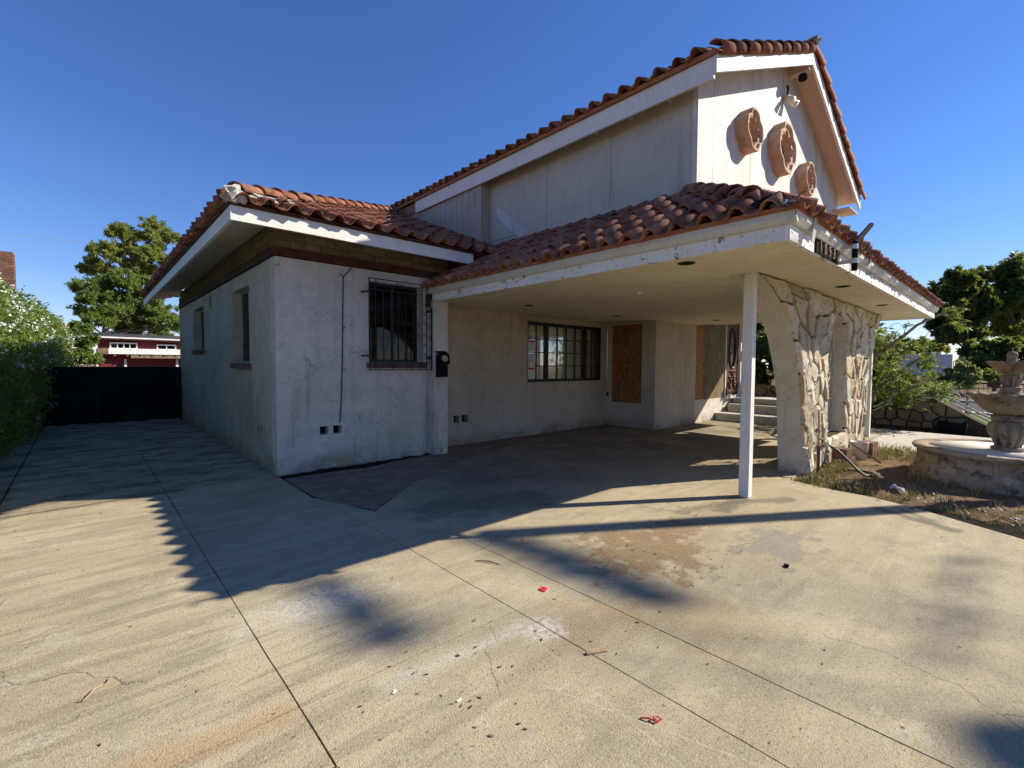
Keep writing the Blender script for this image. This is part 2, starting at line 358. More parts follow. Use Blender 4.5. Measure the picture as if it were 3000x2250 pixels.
c = g.mix(g.mr(g.noise(6, 6, .7), .42, .7, 0, .7), cr.outputs[0], (.36, .28, .18)); c = g.mix(g.mr(g.noise(10, 4, .6), .58, .7, 0, .7), c, (.70, .68, .62))
c = g.mix(g.mr(g.noise(16, 6, .75), .55, .62, 0, .7), c, (.17, .12, .075))
g.color(c); g.bump(g.noise(14, 7, .75), .8, .025); M['stone'] = g.m
g = NG('rock_mound_stone', .95, .15); c = g.mix(g.rnd(), (.11, .09, .06), (.25, .20, .14)); g.color(g.mix(g.noise(6, 5), c, (.2, .15, .09))); g.bump(g.noise(20, 6, .7), .8, .02); M['rock'] = g.m
M['mort_dark'] = mat_plain('dark_mortar', (.085, .065, .045), 1, .05, var=.4, bump=.8, scale=18)
g = NG('fountain_stone', .9, .2); c = g.mix(g.noise(4, 6, .65), (.20, .155, .105), (.33, .27, .19)); c = g.mix(g.mr(g.noise(5, 6, .75), .5, .62, 0, .85), c, (.07, .055, .042))
g.color(c); g.bump(g.noise(50, 5, .7), .5, .008); M['fount'] = g.m
g = NG('basin_stone', .95, .15); c = g.mix(g.mr(g.noise(2.2, 6, .65), .4, .6), (.26, .19, .11), (.40, .33, .24)); c = g.mix(g.mr(g.noise(3.5, 6, .7), .5, .62, 0, .9), c, (.085, .07, .055))
c = g.mix(g.mr(g.noise(6, 5, .7), .6, .68, 0, .7), c, (.55, .52, .46)); g.color(c); g.bump(g.noise(22, 6, .7), .8, .02); M['basin'] = g.m
M['basin_in'] = mat_plain('basin_white_lining', (.60, .58, .50), .8, .2, var=.15)
def mat_glass(name, tint, mixf=.25):
    g = NG(name, .05, .5); tr = g.n('ShaderNodeBsdfTransparent', i0=(*tint, 1)); gl = g.n('ShaderNodeBsdfGlossy'); gl.inputs[0].default_value = (.85, .88, .9, 1); gl.inputs[1].default_value = .03
    fr = g.n('ShaderNodeFresnel', i0=1.5); f = g.math('MULTIPLY', fr.outputs[0], .55)
    mx = g.n('ShaderNodeMixShader', i0=f); g.t.links.new(tr.outputs[0], mx.inputs[1]); g.t.links.new(gl.outputs[0], mx.inputs[2]); g.t.links.new(mx.outputs[0], g.t.nodes['Material Output'].inputs[0]); return g.m
M['glass'] = mat_glass('window_glass', (.95, .97, .95)); M['glass_dark'] = mat_glass('dim_glass', (.35, .38, .4))
M['barn'] = mat_paint('barn_red_boards', (.16, .025, .022), .45, under=(.09, .05, .04), scale=4)
M['barn_white'] = mat_paint('barn_white_boards', (.78, .77, .74), .5, scale=5)
M['barn_wood'] = mat_plain('barn_grey_wood', (.20, .15, .10), .9, .1, var=.4, scale=7)
g = NG('green_screen_cloth', .95, .05); c = g.mix(g.mr(g.noise(1.1, 4, .6), .4, .65), (.007, .013, .013), (.016, .03, .026)); g.color(c); g.bump(g.noise(3, 4, .6), .6, .05); M['cloth'] = g.m
M['lf_hedge'] = mat_leaf('hedge_leaf', [(.03, .065, .012), (.08, .13, .022), (.18, .22, .04), (.05, .10, .018), (.13, .18, .03)], .35)
M['lf_flower'] = mat_leaf('flower_white', [(.78, .80, .86), (.66, .70, .80), (.82, .82, .84)], .3)
M['lf_pine'] = mat_leaf('pine_needles', [(.07, .11, .03), (.15, .19, .045), (.27, .28, .075), (.09, .14, .04)], .35)
M['lf_feather'] = mat_leaf('feathery_leaf', [(.04, .08, .022), (.09, .15, .035), (.17, .21, .05)], .4)
M['lf_dark'] = mat_leaf('dark_leaf', [(.014, .034, .012), (.03, .06, .018), (.065, .10, .028)], .25)
M['lf_airy'] = mat_leaf('airy_leaf', [(.03, .06, .015), (.06, .10, .02), (.12, .15, .03)], .3)
M['lf_fig'] = mat_leaf('fig_leaf', [(.025, .06, .012), (.07, .135, .018), (.17, .22, .03), (.04, .09, .015)], .3)
M['lf_grey'] = mat_leaf('grey_shrub_leaf', [(.10, .13, .07), (.20, .22, .13)], .3)
M['grass'] = mat_leaf('grass_blade', [(.13, .14, .03), (.26, .20, .07), (.40, .29, .13), (.24, .18, .07), (.26, .17, .08)], .08)
M['lawn'] = mat_plain('lawn_green', (.13, .20, .035), .95, .1, var=.35, bump=.6, scale=25)
M['asphalt'] = mat_plain('asphalt', (.045, .045, .047), .9, .2, var=.2, bump=.4, scale=30)
M['litter'] = mat_leaf('dead_leaf', [(.03, .022, .016), (.09, .055, .03), (.20, .13, .06), (.05, .035, .025)], .05, .8)
M['rv'] = mat_plain('trailer_skin', (.46, .48, .52), .5, .4, var=.05, bump=0); M['rv_white'] = mat_plain('trailer_white', (.8, .8, .78), .5, .4, var=.04, bump=0)

# ================================================================= the setting
def wob(pts, step=.22, amp=.004, seed=0):
    out = []
    for k in range(len(pts)):
        a = Vector((*pts[k], 0)); b = Vector((*pts[(k+1) % len(pts)], 0)); n = max(1, int((b-a).length/step)); n = min(n, 60)
        for j in range(n):
            p = a+(b-a)*(j/n); q = mnoise.noise_vector(p*6.0+Vector((seed, 0, 0)))*amp if j else Vector((0, 0, 0))
            out.append((p.x+q.x, p.y+q.y))
    return out
def slab(name, pts, z, th, mat, parent, gap=.0035):
    # shrink polygon by gap with edge offset (works for the near-convex outlines used here)
    n = len(pts); P = [Vector(p) for p in pts]; ar = sum(P[k].x*P[(k+1) % n].y-P[(k+1) % n].x*P[k].y for k in range(n))
    if ar < 0: P.reverse()
    Q = []
    for k in range(n):
        e1 = (P[k]-P[k-1]).normalized(); e2 = (P[(k+1) % n]-P[k]).normalized()
        n1 = Vector((-e1.y, e1.x)); n2 = Vector((-e2.y, e2.x)); m = n1+n2
        m = m/max(.3, m.length_squared)*2 if m.length > .2 else n1
        Q.append(P[k]+m*gap)
    Q = wob([tuple(q) for q in Q], seed=len(pts)+pts[0][0])
    return MB().prism([(x, y, z-th) for x, y in Q], (0, 0, th)).build(name, mat, parent)

# ground sheet reaching the horizon
gm = MB(); gm.poly([(-400, -400, -.12), (400, -400, -.12), (400, 400, -.12), (-400, 400, -.12)])
ground = struct(gm.build('ground', M['dirt']))
# subgrade that shows dark in the joints
drive = struct(MB().prism([(-3.4, -14, -.1), (9, -14, -.1), (4.6, -6, -.1), (4.95, -4.6, -.1), (8.85, -4.5, -.1), (12.4, -4.5, -.1), (12.4, .2, -.1), (7.8, .7, -.1), (0, .2, -.1), (0, 8.6, -.1), (-3.4, 8.6, -.1)], (0, 0, .085)).build('driveway', M['soil']))
JE = [(.51, -3.3), (.497, -2.85), (.277, -2.278)]
pav_in = [(.277, -2.278), (.657, -1.954), (1.228, -1.492), (1.949, -1.054), (3.013, -.581), (4.686, -.111), (6.303, .12), (7.0, .30)]
for pts in (
    [(-3.4, -12.5), (-2.56, -12.5), (-2.56, -.09), (-3.4, -.09)], [(-3.4, -.09), (-2.56, -.09), (-2.63, 8.3), (-3.4, 8.3)],
    [(-2.55, -.09), (-1.215, -.09), (-1.235, 8.3), (-2.62, 8.3)],
    [(-2.55, -4.585), (-1.2, -4.585), (-1.215, -.09), (-2.55, -.09)],
    [(-2.55, -12.5), (-1.19, -12.5), (-1.2, -4.585), (-2.55, -4.585)],
    [(-1.215, -.09), (-.01, -.13), (-.01, 8.3), (-1.235, 8.3)],
    [(-1.2, -4.59), (.05, -4.63), (.045, -2.6), (-.02, -1.376), (-.01, -.15), (-1.215, -.09)],
    [(.05, -4.63), (.515, -4.62)]+JE+[(.11, -1.75), (-.02, -1.376), (.045, -2.6)],
    [(-1.19, -12.5), (.05, -12.5), (.05, -4.63), (-1.2, -4.59)],
    [(.05, -12.5), (.505, -12.5), (.515, -4.62), (.05, -4.63)],
    [(.505, -12.5), (3.4, -12.5), (3.7, -7.4), (4.15, -6.72), (4.61, -5.964), (4.78, -5.53), (4.84, -5.0), (4.97, -4.62), (3.9, -4.0), (2.742, -3.26), (1.637, -2.563), (.62, -1.99), (.277, -2.278), (.497, -2.85), (.51, -3.3), (.515, -4.62)],
    [(.657, -1.954), (1.637, -2.563), (2.742, -3.26), (3.9, -4.0), (4.97, -4.62), (7.0, -4.62), (7.0, .30), (6.303, .12), (4.686, -.111), (3.013, -.581), (1.949, -1.054), (1.228, -1.492)],
    [(7.0, -4.62), (8.85, -4.6), (8.85, -.93), (7.85, -.93), (7.85, .42), (7.0, .30)],
    [(8.85, -4.6), (12.3, -4.6), (12.3, -.93), (8.85, -.93)]):
    slab('slab', pts, 0.0, .09, M['concrete'], drive)
# curved ribbon of brick pavers between the house and the drive
pav = struct(MB().prism([(0, -.25, -.09), (0, -1.376, -.09), (.277, -2.26, -.09)]+[(x, y+.01, -.09) for x, y in pav_in[1:]]+[(7.8, .39, -.09), (2.62, .38, -.09), (2.4, -.1, -.09), (1.88, -.12, -.09), (1.17, -.3, -.09), (.55, -.25, -.09)], (0, 0, .078)).build('paver_path', M['soil']))
def inside(p, poly):
    c = False; j = len(poly)-1
    for i in range(len(poly)):
        if (poly[i][1] > p[1]) != (poly[j][1] > p[1]) and p[0] < (poly[j][0]-poly[i][0])*(p[1]-poly[i][1])/(poly[j][1]-poly[i][1])+poly[i][0]: c = not c
        j = i
    return c
def clip_poly(poly, a, b):                # keep the side left of a->b (2-D)
    out = []; ax, ay = a; bx, by = b
    f = lambda p: (bx-ax)*(p[1]-ay)-(by-ay)*(p[0]-ax)
    for i in range(len(poly)):
        p = poly[i]; q = poly[(i+1) % len(poly)]; fp = f(p); fq = f(q)
        if fp >= 0: out.append(p)
        if (fp >= 0) != (fq >= 0):
            t = fp/(fp-fq); out.append((p[0]+(q[0]-p[0])*t, p[1]+(q[1]-p[1])*t))
    return out
PW, PL = .20, .41
cnt = 0
top_line = [(0, -.25), (.55, -.25), (1.17, -.3), (1.88, -.12), (2.4, -.1), (2.63, .37), (8, .39)]
def ytop(x):
    for k in range(len(top_line)-1):
        if top_line[k][0] <= x <= top_line[k+1][0]:
            t = (x-top_line[k][0])/(top_line[k+1][0]-top_line[k][0]); return top_line[k][1]+t*(top_line[k+1][1]-top_line[k][1])
    return .39
def ybot(x):
    pl = [(0.0, -1.376), (.277, -2.26)]+pav_in[1:]+[(7.8, .37)]
    for k in range(len(pl)-1):
        if pl[k][0] <= x <= pl[k+1][0]:
            t = (x-pl[k][0])/(pl[k+1][0]-pl[k][0]); return pl[k][1]+t*(pl[k+1][1]-pl[k][1])
    return .37
nx = int(7.8/PW); ny = 12
for j in range(14):
    y0 = -2.4+j*PW
    for i in range(22):
        x0 = i*PL+(PL/2 if j % 2 else 0)-.2
        poly = [(x0+.005, y0+.005), (x0+PL-.005, y0+.005), (x0+PL-.005, y0+PW-.005), (x0+.005, y0+PW-.005)]
        if x0+PL < 0 or x0 > 7.8: continue
        poly = clip_poly(poly, (0.006, 5), (0.006, -5))
        xm = min(max(x0+PL/2, .01), 7.7); h = .1
        for (fn, sgn) in ((ybot, 1), (ytop, -1)):
            xa, xb = max(0, xm-h), min(7.8, xm+h)
            a = (xa, fn(xa)+sgn*.006); b = (xb, fn(xb)+sgn*.006)
            if poly: poly = clip_poly(poly, a, b) if sgn > 0 else clip_poly(poly, b, a)
        if len(poly) < 3: continue
        A = abs(sum(poly[k][0]*poly[(k+1) % len(poly)][1]-poly[(k+1) % len(poly)][0]*poly[k][1] for k in range(len(poly))))/2
        if A < .006: continue
        dz = random.uniform(-.003, .003)
        MB().prism([(x, y, -.05) for x, y in poly], (0, 0, .049+dz)).build('paver', M['paver'], pav); cnt += 1
# planting strip of black soil along the foot of the wall
sb = MB(); 
for i in range(24):
    for j in range(4):
        def sp(i, j):
            x = .02+i*(2.36/24); yb = ytop(x)-.01; y = yb+(-.005-yb)*j/4
            return (x, y, -.004+.03*mnoise.noise((x*9, y*9, 1))+(.012 if 0 < j < 4 else -.01))
        sb.quad(sp(i, j), sp(i+1, j), sp(i+1, j+1), sp(i, j+1))
struct(sb.build('soil_strip', M['soil'], smooth=True))

# dirt bed to the right of the drive
db = MB(); NX, NY = 60, 60
edge = [(-14, 3.6), (-7.4, 3.7), (-6.72, 4.15), (-5.964, 4.61), (-5.53, 4.78), (-5.0, 4.84), (-4.62, 4.97)]
def xedge(y):
    if y > -4.62: return 4.97
    for k in range(len(edge)-1):
        if edge[k][0] <= y <= edge[k+1][0]:
            t = (y-edge[k][0])/(edge[k+1][0]-edge[k][0]); return edge[k][1]+t*(edge[k+1][1]-edge[k][1])
    return 3.6
def dz(x, y):
    d = x-xedge(y); return -.035+.03*mnoise.noise((x*1.1, y*1.1, 0))+.022*mnoise.noise((x*5, y*5, 3))+.012*mnoise.noise((x*14, y*14, 5))+.035*min(1, max(0, d/.8))
for i in range(NX):
    for j in range(NY):
        def dp(i, j):
            y = -13+8.42*(j/NY)**.8; x = xedge(y)-.06+(8.95-xedge(y)+.06)*(i/NX); return (x, y, dz(x, y))
        db.quad(dp(i, j), dp(i+1, j), dp(i+1, j+1), dp(i, j+1))
dirt = struct(db.build('dirt_bed', M['dirt'], smooth=True))
# front walk
walk = struct(MB().box(8.75, 12.3, -20, -4.62, -.11, -.02).build('front_walk', M['soil']))
for k in range(5):
    slab('slab', [(8.8, -4.63-3*k-3), (12.25, -4.63-3*k-3), (12.25, -4.63-3*k), (8.8, -4.63-3*k)], .0, .08, M['walk'], walk)
lawnm = MB(); lawnm.box(14.6, 19.2, -40, 12, -.14, -.03); struct(lawnm.build('lawn', M['lawn']))
road = struct(MB().box(19.9, 26.5, -200, 200, -.3, -.09).build('road', M['asphalt']))
struct(MB().box(19.3, 19.9, -200, 200, -.2, .02).build('kerb', M['walk']))
struct(MB().box(26.5, 27.0, -200, 200, -.2, .03).build('kerb', M['walk']))

# ================================================================= the house
house = thing('house', 'white stucco house with red clay tile roofs and a deep flat-ceilinged carport', 'house', (0, 0, 0))
def part(mb, name, mat, parent=None, **k): return mb.build(name, mat, parent or house, **k)
def wallh(o, U, V, Nn, t, w, h, holes, mb=None):
    mb = mb or MB(); o = Vector(o); U = Vector(U); V = Vector(V); Nn = Vector(Nn)
    us = sorted(set([0, w]+[a for q in holes for a in q[:2]])); vs = sorted(set([0, h]+[a for q in holes for a in q[2:4]]))
    P = lambda u, v, d: o+U*u+V*v-Nn*d
    flip = U.cross(V).dot(Nn) < 0
    def q(a, b, c, d):
        if flip: mb.quad(d, c, b, a)
        else: mb.quad(a, b, c, d)
    for i in range(len(us)-1):
        for j in range(len(vs)-1):
            cu = (us[i]+us[i+1])/2; cv = (vs[j]+vs[j+1])/2
            if any(a < cu < b and c < cv < d for a, b, c, d in holes): continue
            u0, u1, v0, v1 = us[i], us[i+1], vs[j], vs[j+1]
            q(P(u0, v0, 0), P(u1, v0, 0), P(u1, v1, 0), P(u0, v1, 0)); q(P(u0, v1, t), P(u1, v1, t), P(u1, v0, t), P(u0, v0, t))
    for a, b, c, d in holes:
        q(P(a, c, 0), P(b, c, 0), P(b, c, t), P(a, c, t)); q(P(b, c, 0), P(b, d, 0), P(b, d, t), P(b, c, t)); q(P(b, d, 0), P(a, d, 0), P(a, d, t), P(b, d, t)); q(P(a, d, 0), P(a, c, 0), P(a, c, t), P(a, d, t))
    q(P(0, 0, t), P(w, 0, t), P(w, 0, 0), P(0, 0, 0)); q(P(0, h, 0), P(w, h, 0), P(w, h, t), P(0, h, t))
    q(P(0, 0, t), P(0, 0, 0), P(0, h, 0), P(0, h, t)); q(P(w, 0, 0), P(w, 0, t), P(w, h, t), P(w, h, 0))
    return mb
X_, Y_, Z_ = (1, 0, 0), (0, 1, 0), (0, 0, 1)
HW = 2.905
# --- left wing, front wall
v1 = [(.562, .683, .486, .608), (.751, .873, .486, .606)]
front = part(wallh((0, 0, -.1), X_, Z_, (0, -1, 0), .22, 2.36, HW+.1, [(1.30, 2.19, 1.63, 2.84)]+[(a, b, c+.1, d+.1) for a, b, c, d in v1]), 'front_wall', M['stucco'])
# --- left wing, side wall
sv = [(.70, .81), (.87, .98), (2.86, 2.98), (3.07, 3.19), (4.62, 4.73), (4.79, 4.90)]
sh = [(1.31, 2.41, 1.50, 2.69), (5.03, 6.30, 1.79, 2.70), (4.18, 4.39, 2.57, 2.82)]+[(a, b, .49, .585) for a, b in sv]
side = part(wallh((0, .224, -.1), Y_, Z_, (-1, 0, 0), .22, 8.1, HW+.1, [(a-.224, b-.224, c+.1, d+.1) for a, b, c, d in sh]), 'side_wall', M['stucco_side'])
part(MB().box(0, 4, 8.33, 8.5, -.1, 3.2), 'rear_wall', M['stucco_side'])
# crawl-space vents: dark screens set back in the holes
for a, b, c, d in v1: part(MB().box(a-.02, b+.02, .13, .15, c-.02, d+.02), 'vent_screen', M['dark'], front)
for a, b in sv: part(MB().box(.13, .15, a-.02, b+.02, .47, .605), 'vent_screen', M['dark'], side)
part(MB().box(.13, .15, 4.16, 4.41, 2.55, 2.84), 'vent_screen', M['dark'], side)
# --- red beam and the bare block courses above the stucco
bm_ = MB(); bm_.box(-.035, 2.12, -.035, .05, 2.918, 3.03); part(bm_, 'front_beam', M['beam'])
part(MB().box(-.035, .05, .052, 8.3, 2.918, 3.03), 'side_beam', M['beam'])
core = part(MB().box(.03, 4, .03, 8.3, 2.9, 3.34), 'block_core', M['mort_dark'])
for r_ in range(3):
    z0 = 3.034+r_*.103
    x = .008-(0 if r_ % 2 else .2)
    while x < 2.75:
        a = max(.008, x); b = min(2.75, x+.392)
        if b-a > .05: part(MB().box(a, b, .004+random.uniform(0, .006), .045, z0, z0+.096), 'block', M['block'], core)
        x += .4
    y = .05-(.2 if r_ % 2 else 0)
    while y < 8.3:
        a = max(.05, y); b = min(8.3, y+.392)
        if b-a > .05: part(MB().box(.004+random.uniform(0, .006), .045, a, b, z0, z0+.096), 'block', M['block'], core)
        y += .4
# --- facade window behind a wrought-iron grille
win = part(MB().box(1.30, 2.19, .10, .13, 1.53, 1.565).box(1.30, 2.19, .10, .13, 2.705, 2.74).box(1.30, 1.335, .10, .13, 1.565, 2.705).box(2.155, 2.19, .10, .13, 1.565, 2.705).box(1.735, 1.765, .095, .135, 1.565, 2.705), 'window', M['iron'])
for a, b in ((1.337, 1.733), (1.767, 2.153)): part(MB().box(a, b, .112, .116, 1.567, 2.703), 'pane', M['glass_dark'], win)
part(MB().box(1.29, 2.2, .2, .21, 1.5, 2.78), 'curtain', M['curtain'], win)
for k in range(9):
    x0 = 1.265+k*.113; part(MB().box(x0, x0+.104, -.045, .09, 1.435, 1.515), 'sill_brick', M['sill'], win, bevel=.006)
gr = part(MB().box(1.245, 1.262, -.14, -.122, 1.40, 2.77).box(2.318, 2.332, -.14, -.122, 1.40, 2.42).box(1.262, 2.318, -.138, -.124, 1.40, 1.414).box(1.262, 2.318, -.138, -.124, 1.515, 1.527).box(1.262, 2.155, -.138, -.124, 2.757, 2.77).box(1.262, 2.155, -.138, -.124, 2.60, 2.612).box(1.345, 1.355, -.137, -.125, 1.414, 2.757).box(2.14, 2.155, -.137, -.125, 1.527, 2.757).box(2.225, 2.235, -.137, -.125, 1.414, 2.5), 'window_grille', M['iron'])
for k in range(6):
    x = 1.475+k*.127
    part(MB().tube([(x, -.131, 1.527), (x, -.131, 2.60)], .006, 6), 'bar', M['iron'], gr)
def spiral(cx, cz, r, a0, turns, y, n=18, s=1):
    return [(cx+s*r*(1-.75*k/n)*math.cos(a0+turns*2*math.pi*k/n), y, cz+r*(1-.75*k/n)*math.sin(a0+turns*2*math.pi*k/n)) for k in range(n+1)]
for zc in (1.62, 1.80, 1.98, 2.16, 2.34, 2.52, 2.68):
    part(MB().tube(spiral(1.303, zc, .042, -math.pi/2, 1.2, -.131), .0045, 5), 'scroll', M['iron'], gr)
for zc in (1.60, 1.75, 1.92, 2.10, 2.26, 2.39):
    part(MB().tube(spiral(2.278, zc, .042, math.pi/2, 1.2, -.131, s=-1), .0045, 5), 'scroll', M['iron'], gr)
    part(MB().tube(spiral(2.19, zc+.05, .034, -math.pi/2, 1.1, -.131), .004, 5), 'scroll', M['iron'], gr)
for k in range(8):
    part(MB().tube(spiral(1.38+k*.118, 1.465, .046, -math.pi/2, 1.1, -.131, s=(-1)**k), .0045, 5), 'scroll', M['iron'], gr)
    part(MB().tube(spiral(1.40+k*.1, 2.685, .05, math.pi/2, 1.2, -.131, s=(-1)**k), .0045, 5), 'scroll', M['iron'], gr)
for (a, b) in (((1.62, 2.06), (1.735, 2.42)), ((1.855, 2.06), (1.735, 2.42)), ((1.62, 2.02), (1.735, 1.66)), ((1.855, 2.02), (1.735, 1.66))):
    part(MB().tube([(a[0], -.131, a[1]), (b[0], -.131, b[1])], .0045, 5), 'bar', M['iron'], gr)
for cx, s in ((1.68, 1), (1.79, -1), (1.93, 1), (2.06, -1)):
    for zc in (1.94, 2.12): part(MB().tube(spiral(cx, zc, .045, math.pi/2, 1.2, -.131, s=s), .0045, 5), 'scroll', M['iron'], gr)
for z in (1.62, 2.56): part(MB().box(1.18, 1.245, -.145, -.118, z-.012, z+.012).box(1.18, 1.2, -.118, .0, z-.012, z+.012), 'bracket', M['iron'], gr)
for z in (1.60, 2.36): part(MB().box(2.30, 2.34, -.118, .0, z-.014, z+.014), 'bracket', M['iron'], gr)
# cable running down the facade
tag(MB().tube([(1.04, -.01, 2.895), (.965, -.014, 2.81), (.913, -.014, 2.75), (.90, -.014, 2.2), (.89, -.014, 1.6), (.868, -.014, 1.0), (.845, -.014, .66), (.835, .06, .575)], .009, 6).build('wall_cable', M['hose']), 'thin dark cable running down the white facade into a vent hole', 'cable')
part(MB().tube([(.913, -.012, 2.75), (.885, -.012, 2.77), (.862, -.012, 2.80)], .006, 5), 'cable_stub', M['iron'], front)
for x, z in ((.905, 2.01), (.895, 1.4)): part(MB().box(x, x+.028, -.026, -.001, z, z+.017), 'cable_clip', M['iron'], front)
# --- side windows
def side_window(y0, y1, z0, z1, name):
    w = part(MB().box(.13, .16, y0, y1, z0, z0+.035).box(.13, .16, y0, y1, z1-.035, z1).box(.13, .16, y0, y0+.035, z0+.035, z1-.035).box(.13, .16, y1-.035, y1, z0+.035, z1-.035).box(.125, .165, (y0+y1)/2-.018, (y0+y1)/2+.018, z0+.035, z1-.035), 'window', M['alu'])
    for a, b in ((y0+.037, (y0+y1)/2-.02), ((y0+y1)/2+.02, y1-.037)): part(MB().box(.143, .147, a, b, z0+.037, z1-.037), 'pane', M['glass_dark'], w)
    part(MB().box(.205, .212, y0-.02, y1+.02, z0-.02, z1+.02), 'curtain', M['curtain'], w)
    n = int((y1-y0+.1)/.105)
    for k in range(n): part(MB().box(-.05, .12, y0-.05+k*.105, y0-.05+k*.105+.097, z0-.085, z0-.004), 'sill_brick', M['sill'], w, bevel=.006)
side_window(1.31, 2.41, 1.50, 2.69, 'a'); side_window(5.03, 6.30, 1.79, 2.70, 'b')
# --- pilaster and carport walls
part(MB().box(2.34, 2.615, -.17, .62, -.1, 2.53), 'pilaster', M['stucco'])
CW = [(5.036-2.62, 7.596-2.62, 1.121+.1, 2.417+.1), (3.14-2.62, 3.265-2.62, .505, .645), (3.325-2.62, 3.47-2.62, .505, .645)]
cw = part(wallh((2.62, .40, -.1), X_, Z_, (0, -1, 0), .2, 5.21, 2.66, CW), 'carport_rear_wall', M['stucco_tan'])
for a, b in ((3.14, 3.265), (3.325, 3.47)): part(MB().box(a-.02, b+.02, .53, .55, .38, .57), 'vent_screen', M['dark'], cw)
jw = part(wallh((7.83, -.75, -.1), Y_, Z_, (-1, 0, 0), .2, 1.148, 2.66, [(.16, 1.0, .685, 2.57)]), 'carport_side_wall', M['stucco_tan'])
ply = part(MB().box(7.845, 7.87, -.588, .248, .588, 2.468), 'plywood_board', M['ply'], jw)
part(MB().box(7.80, 7.829, .34, .41-.03, .72, .82), 'outlet_box', M['iron'], jw)
part(wallh((7.83, -.95, -.1), X_, Z_, (0, -1, 0), .195, 1.96, 2.66, []), 'entry_wall', M['stucco_tan'])
eb = part(MB().box(9.793, 12.9, -.945, -.75, -.1, .598), 'entry_base_wall', M['stucco'])
part(MB().box(9.793, 10.25, -.94, -.91, .60, 3.0), 'oriented_strand_board', M['osb'], eb)
part(MB().box(10.253, 11.53, -.945, -.91, .60, 3.0), 'weathered_board', M['ply_dark'], eb)
part(MB().box(11.535, 11.585, -.975, -.90, .60, 3.0).box(12.56, 12.62, -.975, -.9, .6, 3.0).box(11.585, 12.56, -.97, -.90, 2.755, 3.0), 'door_frame', M['white'], eb)
part(MB().box(11.585, 12.56, -1.02, -.946, .56, .65), 'door_sill', M['white'], eb)
# carved front door with an oval glass
dr = MB(); cxd, czd = 12.07, 2.0; rx, rz = .19, .53; n = 32
ov = [(cxd+rx*math.cos(2*math.pi*k/n), czd+rz*math.sin(2*math.pi*k/n)) for k in range(n)]
def rectpt(k):
    a = 2*math.pi*k/n; c, s = math.cos(a), math.sin(a); t = min(.48/abs(c) if abs(c) > 1e-6 else 9, (.745 if s > 0 else 1.34)/abs(s) if abs(s) > 1e-6 else 9); return (cxd+c*t, czd+s*t)
for k in range(n):
    a, b = ov[k], ov[(k+1) % n]; c, d = rectpt((k+1) % n), rectpt(k)
    dr.quad((a[0], -.93, a[1]), (d[0], -.93, d[1]), (c[0], -.93, c[1]), (b[0], -.93, b[1]))
door = part(dr, 'front_door', M['door'])
part(MB().tube([(cxd+(rx+.035)*math.cos(2*math.pi*k/n), -.94, czd+(rz+.05)*math.sin(2*math.pi*k/n)) for k in range(n)], .03, 8, closed=True), 'oval_moulding', M['door'], door, smooth=True)
part(MB().poly([(x, -.92, z) for x, z in ov]), 'oval_glass', M['glass'], door)
part(MB().box(11.7, 12.45, -.90, -.895, 1.4, 2.6), 'door_backing', M['curtain'], door)
for s in (-1, 1):
    for q in range(3):
        pts = [(cxd+s*(.09+.1*q*.6+.07*math.cos(t*.5)), -.945, 1.30-.17*q+.09*math.sin(t*.5)-.012*t) for t in range(12)]
        part(MB().tube(pts, .022, 6), 'carving', M['door'], door, smooth=True)
part(MB().box(11.67, 11.72, -.95, -.93, .72, 2.7).box(12.42, 12.47, -.95, -.93, .72, 2.7).box(11.72, 12.42, -.95, -.93, .72, .8), 'door_moulding', M['door'], door)
# steps and landing
st = part(MB().box(10.96, 13.0, -3.6, -.955, -.05, .20), 'lower_step', M['walk']); part(MB().box(11.6, 13.0, -3.3, -1.03, .20, .42), 'upper_step', M['walk']); part(MB().box(11.95, 13.0, -3.0, -1.04, .42, .58), 'landing', M['walk'])
# picture window in the carport: three bays of panes and vertical blinds
wx0, wx1, wz0, wz1 = 5.036, 7.596, 1.121, 2.417
fw = MB(); y0, y1 = .43, .50
fw.box(wx0, wx1, y0, y1, wz0, wz0+.06).box(wx0, wx1, y0, y1, wz1-.075, wz1).box(wx0, wx0+.045, y0, y1, wz0+.06, wz1-.075).box(wx1-.085, wx1, y0, y1, wz0+.06, wz1-.075)
m1, m2 = 5.61, 6.95
fw.box(m1, m1+.1, y0, y1, wz0+.06, wz1-.075).box(m2, m2+.1, y0, y1, wz0+.06, wz1-.075)
pw = part(fw, 'picture_window', M['iron'])
bays = [(wx0+.045, m1, 2), (m1+.1, m2, 4), (m2+.1, wx1-.085, 2)]
for a, b, n in bays:
    for k in range(1, n):
        x = a+(b-a)*k/n; part(MB().box(x-.011, x+.011, y0+.012, y1-.02, wz0+.06, wz1-.075), 'glazing_bar', M['iron'], pw)
    for r_ in range(1, 4):
        z = wz0+.06+(wz1-.135-wz0)*r_/4
        for k in range(n):
            xa = a+(b-a)*k/n+(.011 if k else 0); xb = a+(b-a)*(k+1)/n-(.011 if k < n-1 else 0)
            part(MB().box(xa, xb, y0+.014, y1-.022, z-.009, z+.009), 'glazing_bar', M['iron'], pw)
    for k in range(n):
        for r_ in range(4):
            xa = a+(b-a)*k/n+.012; xb = a+(b-a)*(k+1)/n-.012; za = wz0+.06+(wz1-.135-wz0)*r_/4+.01; zb = za+(wz1-.135-wz0)/4-.02
            part(MB().box(xa, xb, y0+.03, y0+.034, za, zb), 'pane', M['glass'], pw)
x = wx0+.03
while x < wx1-.05:
    if random.random() > .06:
        w = random.uniform(.075, .09); tw = random.uniform(-.02, .02)
        part(MB().prism([(x, .535+tw, wz0-.02), (x+w, .535-tw, wz0-.02), (x+w, .539-tw, wz0-.02), (x, .539+tw, wz0-.02)], (0, 0, wz1-wz0+.04)), 'blind_slat', M['blind'], pw)
    x += .092
